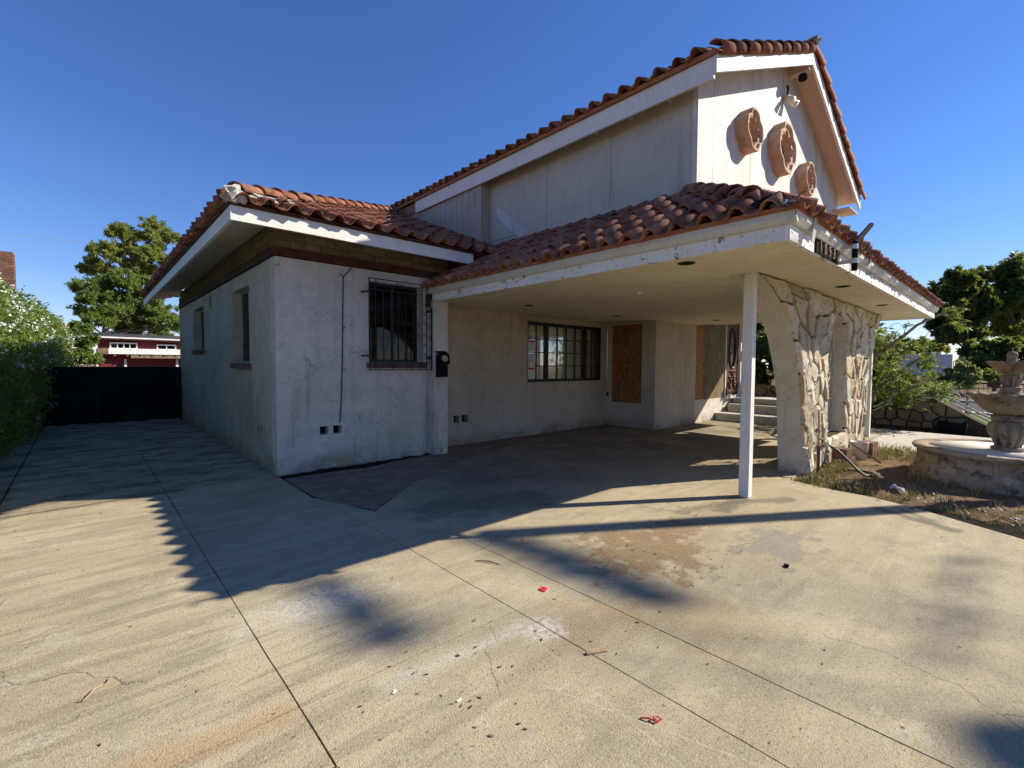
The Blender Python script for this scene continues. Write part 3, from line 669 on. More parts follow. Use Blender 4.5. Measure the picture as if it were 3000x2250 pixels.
part(MB().box(wx0-.1, wx1+.1, .602, .61, wz0-.1, wz1+.1), 'room_backing', M['curtain'], pw)

# --- carport ceiling with recessed lights
cl = MB().box(2.40, 9.79, -5.32, .40, 2.535, 2.57).box(9.79, 11.35, -5.32, -3.9, 2.536, 2.57).box(9.79, 9.83, -3.9, -.95, 2.537, 3.0).box(9.83, 13.6, -3.9, -.75, 2.97, 3.0).box(9.83, 11.35, -3.9, -3.86, 2.57, 2.97)
ceil = part(cl, 'carport_ceiling', M['ceiling'])
for k, (x, y) in enumerate([(2.658, -4.33), (5.42, -5.05), (6.395, -3.06), (8.77, -1.92), (8.08, -5.02), (3.9, -.80), (6.47, -.83), (3.93, -2.98)]):
    rg = MB(); nn = 20
    for q in range(nn):
        a, b = 2*math.pi*q/nn, 2*math.pi*(q+1)/nn
        f = lambda an, r, z: (x+r*math.cos(an), y+r*math.sin(an), z)
        rg.quad(f(a, .085, 2.528), f(b, .085, 2.528), f(b, .062, 2.526), f(a, .062, 2.526)); rg.quad(f(b, .085, 2.528), f(a, .085, 2.528), f(a, .088, 2.5345), f(b, .088, 2.5345)); rg.quad(f(a, .062, 2.526), f(b, .062, 2.526), f(b, .06, 2.534), f(a, .06, 2.534))
    bulb = k in (2, 7)
    dl = part(rg, 'downlight', M['white_metal'] if bulb else M['iron'], ceil)
    part(MB().poly([(x+.06*math.cos(-2*math.pi*q/nn), y+.06*math.sin(-2*math.pi*q/nn), 2.5343) for q in range(nn)]), 'downlight_inside', M['dark'], ceil)
    if bulb: part(MB().lathe((x, y, 2.50), [(.001, -.004), (.03, .0), (.042, .012), (.045, .033)], 14), 'bulb', M['white_metal'], ceil, smooth=True)
# --- fascias, gutters
part(MB().box(2.36, 2.40, -5.32, -.10, 2.522, 2.655), 'carport_left_fascia', M['peel'])
part(MB().box(2.36, 11.39, -5.36, -5.321, 2.520, 2.655), 'carport_front_fascia', M['peel_heavy'])
part(MB().box(11.35, 11.39, -5.32, -3.65, 2.521, 2.655), 'carport_right_fascia', M['peel'])
part(MB().box(2.29, 2.335, -.10, .12, 2.44, 2.64), 'fascia_end_block', M['beam'])
def gutter(p, U, O, L):
    prof = [(0, 0), (.03, 0), (.042, .02), (.058, .045), (.058, .09), (.052, .09), (.052, .048), (.0, .02)]
    p = Vector(p); U = Vector(U); O = Vector(O)
    return MB().prism([p+O*a+Vector((0, 0, b)) for a, b in prof], U*L)
gl = part(gutter((2.357, -5.42, 2.645), Y_, (-1, 0, 0), 5.35), 'gutter', M['gutter'])
gf = part(gutter((2.299, -5.363, 2.646), X_, (0, -1, 0), 9.10), 'gutter', M['gutter'])
part(MB().box(2.30, 2.358, -.072, -.068, 2.645, 2.735), 'gutter_end', M['gutter'], gl)
lf = MB().prism([(2.66, -5.425, 2.54), (2.73, -5.425, 2.54), (2.84, -5.425, 2.76), (2.74, -5.425, 2.76)], (0, -.006, 0))
part(lf, 'torn_flashing', M['gutter'], gf)
part(MB().obox((4.80, -5.43, 2.64), (.05, 0, 0), (0, .004, 0), (.10, 0, .13)), 'gutter_strap', M['gutter'], gf)
# --- left wing fascias and soffit boards
part(MB().box(-.62, 2.80, -.62, -.58, 3.108, 3.272), 'wing_front_fascia', M['white'])
part(MB().box(-.62, -.58, -.579, 10.1, 3.108, 3.272), 'wing_left_fascia', M['white'])
ws = .405
for k in range(5):
    a = -.575+k*.118; z = 3.275+ws*(a+.62)-.012
    part(MB().obox((a+.01, a, z), (3.3-a, 0, 0), (0, .112, .112*ws), (0, 0, .012)), 'soffit_board', M['soffit_grey'])
part(MB().box(-.55, 4.0, 8.52, 10.05, 3.40, 3.42), 'soffit_board', M['soffit_grey'])
part(MB().obox((-.585, -.555, 3.13), (.62, .62, .25), (.03, -.03, 0), (0, 0, .12)), 'hip_rafter', M['soffit_grey'])
y = -.56
while y < 10.0:
    xe_ = min(.02, y+.02); dzz = random.uniform(-.006, .004)
    if xe_ > -.55: part(MB().obox((-.577, y, 3.245+dzz), (xe_+.577, 0, (xe_+.577)*ws*.55), (0, .142, 0), (0, 0, .016)), 'soffit_board', M['soffit_grey'])
    y += .15
for k in range(3):
    x = .9+k*.8; part(MB().obox((x, -.575, 3.165), (0, .6, .6*ws), (.04, 0, 0), (0, 0, .095)), 'rafter', M['soffit_grey'])

# --- clay roof tiles
TW, TL, EX = .268, .44, .375
def tile_profile(n=9):
    pts = []
    for k in range(n+1):
        u = k/n
        if u < .40: z = .010-.020*math.sin(math.pi*u/.40)
        else: t = (u-.70)/.30; z = .012+.072*math.sqrt(max(0, 1-t*t))
        pts.append((u*TW*1.04, z))
    return pts
def make_tile():
    pr = [(0, .014), (.05, -.006), (.10, -.006), (.128, .022), (.147, .06), (.175, .082), (.205, .086), (.235, .070), (.258, .036), (.272, .010)]
    v = []; f = []; n = len(pr); th = .014
    for yy, dz_ in ((0, .03), (TL, .0)):
        for x, z in pr: v.append((x, yy, z+dz_))
    for yy, dz_ in ((0, .03), (TL, .0)):
        for x, z in pr: v.append((x, yy, z+dz_-th))
    for k in range(n-1):
        f.append((k, k+1, n+k+1, n+k)); f.append((2*n+k, 3*n+k, 3*n+k+1, 2*n+k+1)); f.append((k, 2*n+k, 2*n+k+1, k+1))
    f.append((0, n, 3*n, 2*n)); f.append((n-1, 3*n-1, 4*n-1, 2*n-1))
    me = bpy.data.meshes.new('roof_tile'); me.from_pydata(v, [], f); me.update(); me.materials.append(M['tile'])
    for p in me.polygons[:]: p.use_smooth = True
    for p in me.polygons:
        if p.index % 3 == 2 and p.index < 3*(n-1) or p.index >= 3*(n-1): p.use_smooth = False
    return me
TILE = make_tile()
def make_cap(r0=.095, r1=.078, L=.44):
    v = []; f = []; n = 8
    for yy, r in ((0, r0), (L, r1)):
        for rr in (r, r-.014):
            for k in range(n+1):
                a = math.pi*k/n; v.append((rr*math.cos(a), yy, rr*math.sin(a)*.95+(.02 if yy == 0 else 0)))
    m = n+1
    for k in range(n): f.append((k, k+1, 2*m+k+1, 2*m+k)); f.append((m+k, 3*m+k, 3*m+k+1, m+k+1)); f.append((k, m+k, m+k+1, k+1))
    f.append((0, 2*m, 3*m, m)); f.append((n, m+n, 3*m+n, 2*m+n))
    me = bpy.data.meshes.new('ridge_cap'); me.from_pydata(v, [], f); me.update(); me.materials.append(M['tile'])
    for k, p in enumerate(me.polygons): p.use_smooth = (k % 3 != 2 and k < 3*n)
    return me
CAP = make_cap()
CP = Vector((-1.851, -6.665, 1.5))
def frame(U, V):
    U = Vector(U).normalized(); V = Vector(V).normalized(); Wn = U.cross(V).normalized(); return U, V, Wn
def tile_mat(o, U, V, Wn, jit=True):
    j = Matrix.Rotation(random.gauss(0, .022), 4, 'Z') @ Matrix.Rotation(random.gauss(0, .014), 4, 'X') if jit else Matrix()
    return Matrix(((U.x, V.x, Wn.x, o.x), (U.y, V.y, Wn.y, o.y), (U.z, V.z, Wn.z, o.z), (0, 0, 0, 1))) @ j
ALL = []     # (score, matrix, roof object, [clip planes])
def lay(roof, o, U, V, ncol, nrow, keep, planes, prio):
    U, V, Wn = frame(U, V); o = Vector(o)
    for i in range(ncol):
        for r_ in range(nrow):
            p = o+U*(i*TW+random.gauss(0, .004))+V*(r_*EX+random.gauss(0, .012))+Wn*(.012+abs(random.gauss(0, .004)))
            c = p+U*TW/2+V*TL/2
            if not keep(c, i, r_): continue
            cl_ = []
            for (co, no) in planes:
                ds = [(p+U*a+V*b-Vector(co)).dot(Vector(no)) for a in (0, TW) for b in (0, TL)]
                if min(ds) > 0: cl_ = None; break
                if max(ds) > 0: cl_.append((co, no))
            if cl_ is None: continue
            ALL.append([prio(c, i, r_), tile_mat(p, U, V, Wn), roof, cl_, TILE])
def deck(name, quads, th=.02):
    mb = MB()
    for q in quads: mb.prism(q, (0, 0, -th))
    return part(mb, name, M['closure'])
# carport skirt roof
cs = .573; ZE = 2.715
def zl(x): return ZE+cs*(x-2.28)
croof = deck('carport_roof', [[(2.30, -5.40, zl(2.30)), (2.30, .1, zl(2.3)), (4.2, .62, zl(4.2)), (4.2, -3.5, zl(4.2))], [(2.30, -5.40, zl(2.30)), (4.2, -3.5, zl(4.2)), (11.4, -3.5, zl(4.2)), (11.4, -5.40, zl(2.3))]])
hipn = Vector((1, -1, 0)).normalized()
U1, V1 = (0, -1, 0), (1, 0, cs)
ncl = 21
lay(croof, (2.245, .05+.0, ZE-.005), U1, V1, ncl, 5, lambda c, i, r_: c.x < 4.15 and not (c.y > -.45 and c.x < 2.9 and r_ > 0 and False), [((2.28, -5.42, 0), (hipn.x, hipn.y, 0)), ((4.19, 0, 0), (1, 0, 0))], lambda c, i, r_: 100-(c-CP).length)
lay(croof, (2.25, -5.455, ZE-.005), (1, 0, 0), (0, 1, cs), 34, 5, lambda c, i, r_: c.y < -3.7, [((2.28, -5.42, 0), (-hipn.x, -hipn.y, 0)), ((0, -3.66, 0), (0, 1, 0))], lambda c, i, r_: (90 if r_ == 0 else 0)-(c-CP).length)
# left wing hip roof
we = -.70; wz = 3.295
wroof = deck('wing_roof', [[(-.64, -.64, wz), (3.95, -.64, wz), (3.95, 3.95, wz+ws*4.59)], [(-.64, -.64, wz), (3.95, 3.95, wz+ws*4.59), (3.95, 10.1, wz+ws*4.59), (-.64, 10.1, wz)]])
lay(wroof, (we, we, wz-.015), (1, 0, 0), (0, 1, ws), 18, 13, lambda c, i, r_: c.x < 4.0, [((we, we, 0), (-hipn.x, -hipn.y, 0)), ((3.95, 0, 0), (1, 0, 0))], lambda c, i, r_: 95-(c-CP).length-(3 if c.x > 3.3 else 0))
lay(wroof, (we, we+40*TW, wz-.015), (0, -1, 0), (1, 0, ws), 40, 12, lambda c, i, r_: c.x < 3.9, [((we, we, 0), (hipn.x, hipn.y, 0))], lambda c, i, r_: (88 if r_ == 0 else 0)-(c-CP).length)
# upper gable roof
us_ = .45; ux0, uz0 = 3.86, 5.30; uy0, uy1 = -4.03, 7.0; urx = 7.6; urz = uz0+us_*(urx-ux0); uxr = 2*urx-ux0
uroof = deck('upper_roof', [[(ux0, uy0, uz0), (urx, uy0, urz), (urx, uy1, urz), (ux0, uy1, uz0)], [(urx, uy0, urz), (uxr, uy0, uz0), (uxr, uy1, uz0), (urx, uy1, urz)]])
lay(uroof, (ux0-.03, uy0+.16+40*TW, uz0), (0, -1, 0), (1, 0, us_), 40, 11, lambda c, i, r_: c.x < urx+.1, [((urx, 0, 0), (1, 0, 0))], lambda c, i, r_: (92 if r_ == 0 else 0)-(c-CP).length)
lay(uroof, (uxr+.03, uy0+.16, uz0), (0, 1, 0), (-1, 0, us_), 40, 11, lambda c, i, r_: c.x > urx-.1, [((urx, 0, 0), (-1, 0, 0))], lambda c, i, r_: 0-(c-CP).length)
# caps on rakes, ridge and hips
def caps(roof, a, b, n, up, pr, lift=.02, scale=1.0):
    a = Vector(a); b = Vector(b); V = (b-a).normalized(); L = (b-a).length/n
    Wn = (Vector(up)-V*Vector(up).dot(V)).normalized(); U = V.cross(Wn)
    for k in range(n):
        p = a+V*(L*k)+Wn*lift
        m = tile_mat(p, U, V, Wn) @ Matrix.Diagonal((scale, L/EX, scale, 1))
        ALL.append([pr, m, roof, [], CAP])
rk = Vector((-us_, 0, 1)).normalized()
caps(uroof, (ux0+.05, uy0+.05, uz0+.04), (urx, uy0+.05, urz+.02), 9, (-.25, -.85, .6), 99, 0.0, 1.2)
caps(uroof, (uxr+.02, uy0+.04, uz0+.04), (urx, uy0+.04, urz+.04), 10, (.25, -.75, .75), 99, 0.0, 1.25)
caps(uroof, (urx, uy0-.02, urz+.03), (urx, 7, urz+.03), 29, Z_, 20, .03, 1.3)
caps(wroof, (we+.16, we+.16, wz+.10), (3.9, 3.9, wz+.05+ws*4.58), 15, Z_, 98, .03, 1.25)
caps(croof, (2.28+.55, -5.42+.55, zl(2.28)+.03+.55*cs), (4.12, -3.6, zl(4.12)+.02), 5, Z_, 98, .02, 1.1)
ALL.sort(key=lambda t: -t[0])
rest = {}
ntile = ncap = 0
for sc_, mw, roof, cl_, me in ALL:
    istile = me is TILE
    if (istile and ntile < 270) or (not istile and ncap < 40):
        if cl_:
            bm = bmesh.new(); bm.from_mesh(me); bm.transform(mw)
            for co, no in cl_: bmesh.ops.bisect_plane(bm, geom=bm.verts[:]+bm.edges[:]+bm.faces[:], plane_co=co, plane_no=no, clear_outer=True)
            bm.transform(mw.inverted())
            if len(bm.faces) == 0: bm.free(); continue
            me2 = bpy.data.meshes.new('roof_tile'); bm.to_mesh(me2); bm.free(); me2.materials.append(M['tile']); me = me2
        inst('roof_tile' if istile else 'ridge_cap', me, mw, roof)
        if istile: ntile += 1
        else: ncap += 1
    else:
        bm = rest.setdefault(roof.name, bmesh.new())
        t = bmesh.new(); t.from_mesh(me); t.transform(mw)
        for co, no in cl_: bmesh.ops.bisect_plane(t, geom=t.verts[:]+t.edges[:]+t.faces[:], plane_co=co, plane_no=no, clear_outer=True)
        tm = bpy.data.meshes.new('tmp'); t.to_mesh(tm); t.free(); bm.from_mesh(tm); bpy.data.meshes.remove(tm)
for nm, bm in rest.items():
    me = bpy.data.meshes.new('tile_field'); bm.to_mesh(me); bm.free(); me.materials.append(M['tile'])
    o = bpy.data.objects.new('tile_field', me); COL.objects.link(o); o.parent = bpy.data.objects[nm]; o['kind'] = 'stuff'
# clay closure strips under the eave tiles, mortar at the hips
part(MB().box(2.285, 2.31, -5.40, -.08, 2.735, 2.775), 'eave_closure', M['closure'], croof)
part(MB().box(2.285, 11.4, -5.425, -5.40, 2.736, 2.775), 'eave_closure', M['closure'], croof)
part(MB().box(-.645, 3.3, -.645, -.622, 3.274, 3.315), 'eave_closure', M['beam'], wroof)
part(MB().box(-.645, -.622, -.621, 10.1, 3.274, 3.315), 'eave_closure', M['beam'], wroof)
part(MB().box(ux0+.005, ux0+.03, uy0+.02, 4.4, 5.283, 5.345), 'eave_closure', M['closure'], uroof)
def lump(c, r, sq=(1, 1, .6), n=3, rough=.3, seed=0):
    bm = bmesh.new(); bmesh.ops.create_icosphere(bm, subdivisions=n, radius=1)
    for v in bm.verts:
        k = 1+rough*mnoise.noise(v.co*2.2+Vector((seed, seed, 0)))
        v.co = Vector((v.co.x*sq[0]*r*k+c[0], v.co.y*sq[1]*r*k+c[1], v.co.z*sq[2]*r*k+c[2]))
    mb = MB(); mb.v = [tuple(v.co) for v in bm.verts]; mb.f = [tuple(v.index for v in f.verts) for f in bm.faces]; bm.free(); return mb
part(lump((we+.12, we+.12, wz+.09), .15, (.9, .9, .75), 3, .5, 1), 'mortar_lump', M['mortar'], wroof)
part(lump((we+.42, we+.24, wz+.15), .12, (1.5, .7, .4), 3, .8, 2), 'mortar_lump', M['mortar'], wroof)
part(lump((we+.95, we+.75, wz+.34), .10, (1.6, .7, .4), 3, .8, 5), 'mortar_lump', M['mortar'], wroof)
part(lump((3.95, 3.9, wz+ws*4.6+.08), .2, (1.2, 1, .5), 3, .6, 3), 'mortar_lump', M['mortar'], wroof)
part(lump((2.58, -5.12, zl(2.56)+.02), .13, (1.3, 1.1, .45), 3, .9, 4), 'tar_patch', M['tar'], croof)
part(lump((2.40, -5.29, zl(2.38)+.02), .08, (1, 1, .7), 3, .9, 9), 'mortar_lump', M['mortar'], croof)
part(lump((urx, uy0-.0, urz+.13), .10, (.7, 1, .9), 3, .5, 6), 'mortar_lump', M['mortar'], uroof)

# --- upper storey walls
part(MB().box(4.215, 11.0, -3.63, 7, 2.6, 5.28), 'upper_core', M['upper_panel'])
gb = MB().prism([(4.215, -3.63, 5.28), (11.0, -3.63, 5.28), (urx, -3.63, urz-.09)], (0, 10, 0)); part(gb, 'gable_core', M['gable_panel'])
for a, b in ((-3.58, -2.262), (-2.248, -.912), (-.898, .645)):
    part(MB().box(4.2, 4.213, a, b, 3.95, 5.25), 'siding_panel', M['upper_panel'])
for y in (-.905, -2.255): part(MB().box(4.188, 4.2, y-.012, y+.012, 3.96, 5.25), 'joint_batten', M['upper_panel'])
part(MB().box(4.185, 4.2, -3.58, -.40, 3.74, 3.945), 'base_trim', M['upper_panel'])
part(MB().prism([(4.2, .42, 4.62), (4.2, .42, 4.38), (4.2, -.32, 3.80), (4.2, -.47, 3.92)], (-.025, 0, 0)), 'diagonal_trim', M['gable_panel'])
part(MB().box(4.183, 4.199, -3.66, -3.585, 3.7, 5.25), 'corner_board', M['gable_panel'])
part(MB().box(3.985, 4.4, .66, 7, 3.3, 5.29), 'bump_out_core', M['fluted'])
part(MB().box(3.99, 4.198, .646, .659, 3.4, 5.27), 'return_panel', M['fluted'])
k = 0; y = .648
while y < 4.35:
    part(MB().box(3.966+.004*(k % 2), 3.984, y, y+.098, 3.5, 5.27), 'siding_board', M['fluted']); y += .103; k += 1
def roofz(x): return uz0+us_*(min(x, 2*urx-x)-ux0)-.10
def gpan(a, b):
    pts = [(a, 3.6), (b, 3.6), (b, roofz(b))]
    if a < urx < b: pts.append((urx, roofz(urx)))
    pts.append((a, roofz(a))); return [(x, -3.652, z) for x, z in pts]
xs = [4.2, 4.66, 5.96, 7.31, 8.64, 9.97, 11.0]
for k in range(6): part(MB().prism(gpan(xs[k]+.004, xs[k+1]-.004), (0, .02, 0)), 'siding_panel', M['gable_panel'])
# upper eaves: fascia, rakes, soffits, lookouts
part(MB().box(3.905, 3.945, uy0+.045, 3.02, 5.02, 5.285), 'upper_fascia', M['white'])
part(MB().box(3.94, 3.975, 3.03, 4.5, 5.06, 5.285), 'bare_fascia_end', M['rafter'])
for s, x0 in ((1, ux0), (-1, uxr)):
    o = Vector((x0+s*.04, uy0+.005, uz0-.26+.03)); part(MB().obox(o, (s*(urx-ux0-.04), 0, us_*(urx-ux0-.04)), (0, .04, 0), (0, 0, .215)), 'rake_board', M['white'])
    part(MB().obox((x0+s*.05, uy0+.046, uz0-.055), (s*(urx-ux0-.05), 0, us_*(urx-ux0-.05)), (0, .40, 0), (0, 0, .018)), 'gable_soffit', M['soffit'])
for y in range(8):
    yy = -3.3+y*.62; part(MB().box(3.95, 4.18, yy, yy+.04, 5.10, 5.16), 'lookout', M['soffit_grey'])
part(MB().box(3.946, 4.19, uy0+.1, 4.4, 5.262, 5.275), 'eave_soffit', M['soffit_grey'])
part(MB().box(10.6, 11.3, uy0+.05, -3.66, 4.98, 5.0), 'soffit_end_board', M['soffit'])
part(MB().box(11.0, 11.3, -3.6, 7, 4.98, 5.0), 'eave_soffit', M['soffit'])
part(MB().obox((urx-.07, uy0+.05, urz-.33), (.14, 0, 0), (0, .4, 0), (0, 0, .2)), 'ridge_beam', M['soffit'])
# flood lights under the peak
fl = part(MB().lathe((7.36, -3.70, 6.18), [(.055, 0), (.06, .03), (.05, .06)], 12), 'flood_light', M['pvc'], smooth=True)
for s in (-1, 1):
    part(MB().tube([(7.36, -3.70, 6.2), (7.36+s*.07, -3.75, 6.15), (7.36+s*.10, -3.83, 6.08)], [.02, .045, .06], 10), 'lamp_head', M['pvc'], fl, smooth=True)
part(MB().tube([(7.36, -3.70, 6.24), (7.34, -3.72, 6.33), (7.36, -3.70, 6.42)], .018, 6), 'lamp_wire', M['iron'], fl)
part(MB().lathe((7.5, -3.9, 6.52), [(.02, -.06), (.06, -.04), (.075, .0), (.07, .05)], 12), 'dome_camera', M['black'], smooth=True)
# clay ring ornaments on the gable
def ring(cx, cz, rad, dep, seed):
    n = 64; mb = MB(); base = -3.653
    def rr(a, k):                     # eight-lobed barbed quatrefoil outline
        lob = .07*math.cos(4*a)+.035*math.cos(8*a+math.pi)+.02*abs(math.cos(6*a))
        return rad*(1+lob-.05)*k
    prof = [(1.0, 0), (1.0, dep*.93), (.97, dep), (.88, dep), (.84, dep*.9), (.80, dep*.80), (.72, dep*.80), (.66, dep*.55), (.62, .02)]
    for k_, d_ in prof:
        for q in range(n):
            a = 2*math.pi*q/n; r_ = rr(a, k_) if k_ > .7 else rad*k_*(1+.06*math.cos(4*a)); jit = 1+.012*mnoise.noise((math.cos(a)*3+seed, math.sin(a)*3, k_*4))
            mb.v.append((cx+r_*jit*math.cos(a), base-d_, cz+r_*jit*math.sin(a)))
    for k in range(len(prof)-1):
        for q in range(n):
            q2 = (q+1) % n; mb.f.append((k*n+q, k*n+q2, (k+1)*n+q2, (k+1)*n+q))
    return part(mb, 'ring_ornament', M['ring'])
for cx, cz, rad, sd_ in ((5.66, 5.045, .31, 1), (7.09, 5.215, .425, 2), (8.38, 5.045, .31, 3)):
    rg = ring(cx, cz, rad, .185, sd_)
    # radial fleur points inside the ring
    for q in range(8):
        a = 2*math.pi*(q+.5)/8; c_, s_ = math.cos(a), math.sin(a)
        p = lambda r_, t: (cx+rad*r_*c_-rad*t*s_, -3.653-.12, cz+rad*r_*s_+rad*t*c_)
        part(MB().prism([p(.84, -.20), p(.84, .20), p(.66, .10), p(.60, .03), p(.50, 0), p(.60, -.03), p(.66, -.10)], (0, -.03, 0)), 'ring_point', M['ring'], rg)

# --- posts
def post(x, y, s=.11):
    p = part(MB().box(x-s/2, x+s/2, y-s/2, y+s/2, 0, 2.533), 'post', M['post_paint'], bevel=.006); return p
post(3.70, -4.56); post(10.43, -4.45)
# --- stone arch wall
YF, YB = -4.645, -4.35
def lx(z):   # left edge of the stone wall: curved like half an arch
    pts = [(0, 5.42), (.4, 5.36), (1.09, 5.26), (1.5, 5.10), (1.87, 4.87), (2.1, 4.64), (2.32, 4.32), (2.45, 4.0), (2.535, 3.62)]
    for k in range(len(pts)-1):
        if pts[k][0] <= z <= pts[k+1][0]:
            t = (z-pts[k][0])/(pts[k+1][0]-pts[k][0]); return pts[k][1]+t*(pts[k+1][1]-pts[k][1])
    return pts[-1][1]
def rx_(z): 
    pts = [(0, 8.90), (1.0, 8.95), (1.6, 9.12), (1.95, 9.36), (2.3, 9.75), (2.535, 10.12)]
    for k in range(len(pts)-1):
        if pts[k][0] <= z <= pts[k+1][0]:
            t = (z-pts[k][0])/(pts[k+1][0]-pts[k][0]); return pts[k][1]+t*(pts[k+1][1]-pts[k][1])
    return pts[-1][1]
A0, A1, ASP, ATOP = 6.36, 7.50, 1.55, 2.36      # inner arched opening
def in_l(z): return A0 if z < ASP else A0+(A1-A0)/2*(1-math.sqrt(max(0, 1-((z-ASP)/(ATOP-ASP))**2))) if z < ATOP else (A0+A1)/2
def in_r(z): return A1 if z < ASP else A1-(A1-A0)/2*(1-math.sqrt(max(0, 1-((z-ASP)/(ATOP-ASP))**2))) if z < ATOP else (A0+A1)/2
def pier(fl_, fr_, name):
    mb = MB(); n = 30; zs = [-.12]+[2.534*k/n for k in range(n+1)]
    for k in range(len(zs)-1):
        z0, z1 = zs[k], zs[k+1]; a0, a1, b0, b1 = fl_(max(0, z0)), fl_(max(0, z1)), fr_(max(0, z0)), fr_(max(0, z1))
        mb.quad((a0, YF, z0), (b0, YF, z0), (b1, YF, z1), (a1, YF, z1)); mb.quad((b0, YB, z0), (a0, YB, z0), (a1, YB, z1), (b1, YB, z1))
        mb.quad((a0, YB, z0), (a0, YF, z0), (a1, YF, z1), (a1, YB, z1)); mb.quad((b0, YF, z0), (b0, YB, z0), (b1, YB, z1), (b1, YF, z1))
    pr_o = part(mb, name, M['stucco_arch']); mk = MB()
    for k in range(len(zs)-1):
        z0, z1 = max(0, zs[k]), zs[k+1]; mk.quad((fl_(z0)+.015, YF-.008, z0), (fr_(z0)-.015, YF-.008, z0), (fr_(z1)-.015, YF-.008, z1), (fl_(z1)+.015, YF-.008, z1))
    part(mk, 'mortar_bed', M['mort_dark'], pr_o); return pr_o
def voronoi(w, h, n, an, seed):
    rnd = random.Random(seed); best = []
    pts = []
    tries = 0
    dmin = math.sqrt(w*h/n)*.78
    while len(pts) < n and tries < 4000:
        tries += 1; p = (rnd.uniform(0, w), rnd.uniform(0, h))
        if all(math.hypot(p[0]-q[0], (p[1]-q[1])/an) > dmin/math.sqrt(an) for q in pts): pts.append(p)
    cells = []
    for i, p in enumerate(pts):
        poly = [(0, 0), (w, 0), (w, h), (0, h)]
        for j, q in enumerate(pts):
            if i == j or not poly: continue
            # anisotropic bisector: scale y by 1/an
            px, py, qx, qy = p[0], p[1]/an, q[0], q[1]/an; mx, my = (px+qx)/2, (py+qy)/2; dx, dy = qx-px, qy-py
            a = (mx, my*an); b = (mx-dy, (my+dx)*an)
            poly = clip_poly(poly, a, b)
        if len(poly) > 2: cells.append(poly)
    return cells
def stone(poly, mapf, depth, parent, mat, ynorm, rnd, name='stone'):
    n = len(poly); cx = sum(p[0] for p in poly)/n; cy = sum(p[1] for p in poly)/n
    # resample with jitter so that outlines are irregular
    pts = []
    for k in range(n):
        a = poly[k]; b = poly[(k+1) % n]
        L = math.hypot(a[0]-b[0], a[1]-b[1]); m = 3 if L > .16 else 2 if L > .07 else 1
        for j in range(m):
            t = j/m; pts.append((a[0]+(b[0]-a[0])*t+rnd.uniform(-.007, .007), a[1]+(b[1]-a[1])*t+rnd.uniform(-.007, .007)))
    mb = MB(); n = len(pts)
    tx, tz = rnd.uniform(-.12, .12), rnd.uniform(-.08, .08)
    for (s_, g_, d_) in ((1.0, .015, 0.0), (1.0, .019, .8), (.955, .021, .97), (.80, .022, 1.0)):
        for (x, z) in pts:
            dx, dz_ = x-cx, z-cy; L = math.hypot(dx, dz_) or 1; k = max(.2, s_-g_/L)
            X2, Z2 = mapf(cx+dx*k, cy+dz_*k); d2 = depth*d_+(tx*dx+tz*dz_)*d_+(rnd.uniform(-.006, .006) if d_ > .5 else 0)
            mb.v.append((X2, Z2, d2))
    mb.v = [ynorm(a, b, c) for a, b, c in mb.v]
    for r_ in range(3):
        for q in range(n): q2 = (q+1) % n; mb.f.append((r_*n+q, r_*n+q2, (r_+1)*n+q2, (r_+1)*n+q))
    mb.f.append(tuple(3*n+q for q in range(n)))
    return part(mb, name, mat, parent)
def stones_on(fl_, fr_, w, n, seed, parent):
    rnd = random.Random(seed)
    for poly in voronoi(w, 2.53, n, 1.55, seed):
        def mp(u, z):
            z = min(max(z, 0.0), 2.533); a, b = fl_(z), fr_(z); return (a+(b-a)*u/w, z)
        stone(poly, mp, rnd.uniform(.04, .075), parent, M['stone'], lambda a, b, c: (a, YF-c, b), rnd)
p1 = pier(lx, in_l, 'stone_pier'); stones_on(lx, in_l, 1.15, 44, 11, p1)
p2 = pier(in_r, rx_, 'stone_pier'); stones_on(in_r, rx_, 1.6, 52, 23, p2)
part(MB().box(A0+.0, A1, YF+.02, YB, -.1, .40), 'sill_wall', M['mort_dark'], p1)
rnd = random.Random(5)
for poly in voronoi(A1-A0, .40, 7, 1.0, 31): stone(poly, lambda u, z: (A0+u, z), .07, p1, M['stone'], lambda a, b, c: (a, YF-.0-c, b), rnd)
# pale sunburst grille in the arched opening
yg = -4.5
sg = part(MB().box(A0+.01, A1-.01, yg-.012, yg+.012, .41, .44).box(A0+.01, A1-.01, yg-.01, yg+.01, .95, .975).box(A0+.005, A0+.03, yg-.01, yg+.01, .44, 1.6).box(A1-.03, A1-.005, yg-.01, yg+.01, .44, 1.6), 'arch_grille', M['iron_white'])
cxg = (A0+A1)/2
for k in range(13):
    a = math.pi*(k+.5)/13; L = min(.53/max(.05, abs(math.cos(a))), .50/max(.05, math.sin(a)))
    part(MB().tube([(cxg+.13*math.cos(a), yg, .45+.13*math.sin(a)), (cxg+L*math.cos(a), yg, .45+L*math.sin(a))], .007, 5), 'ray', M['iron_white'], sg)
    L2 = min(.53/max(.05, abs(math.cos(a))), 1.15); part(MB().tube([(cxg+.1*math.cos(a), yg, .98+.1*math.sin(a)), (cxg+L2*math.cos(a), yg, .98+L2*math.sin(a))], .007, 5), 'ray', M['iron_white'], sg)
for r_ in (.13, .3): part(MB().tube([(cxg+r_*math.cos(math.pi*k/16), yg, .45+r_*math.sin(math.pi*k/16)) for k in range(17)], .009, 6), 'arc', M['iron_white'], sg)
part(MB().tube([(cxg+(A1-A0-.03)/2*math.cos(math.pi*k/20), yg, ASP+.03+(ATOP-ASP-.06)*math.sin(math.pi*k/20)) for k in range(21)], .012, 6), 'arc', M['iron_white'], sg)
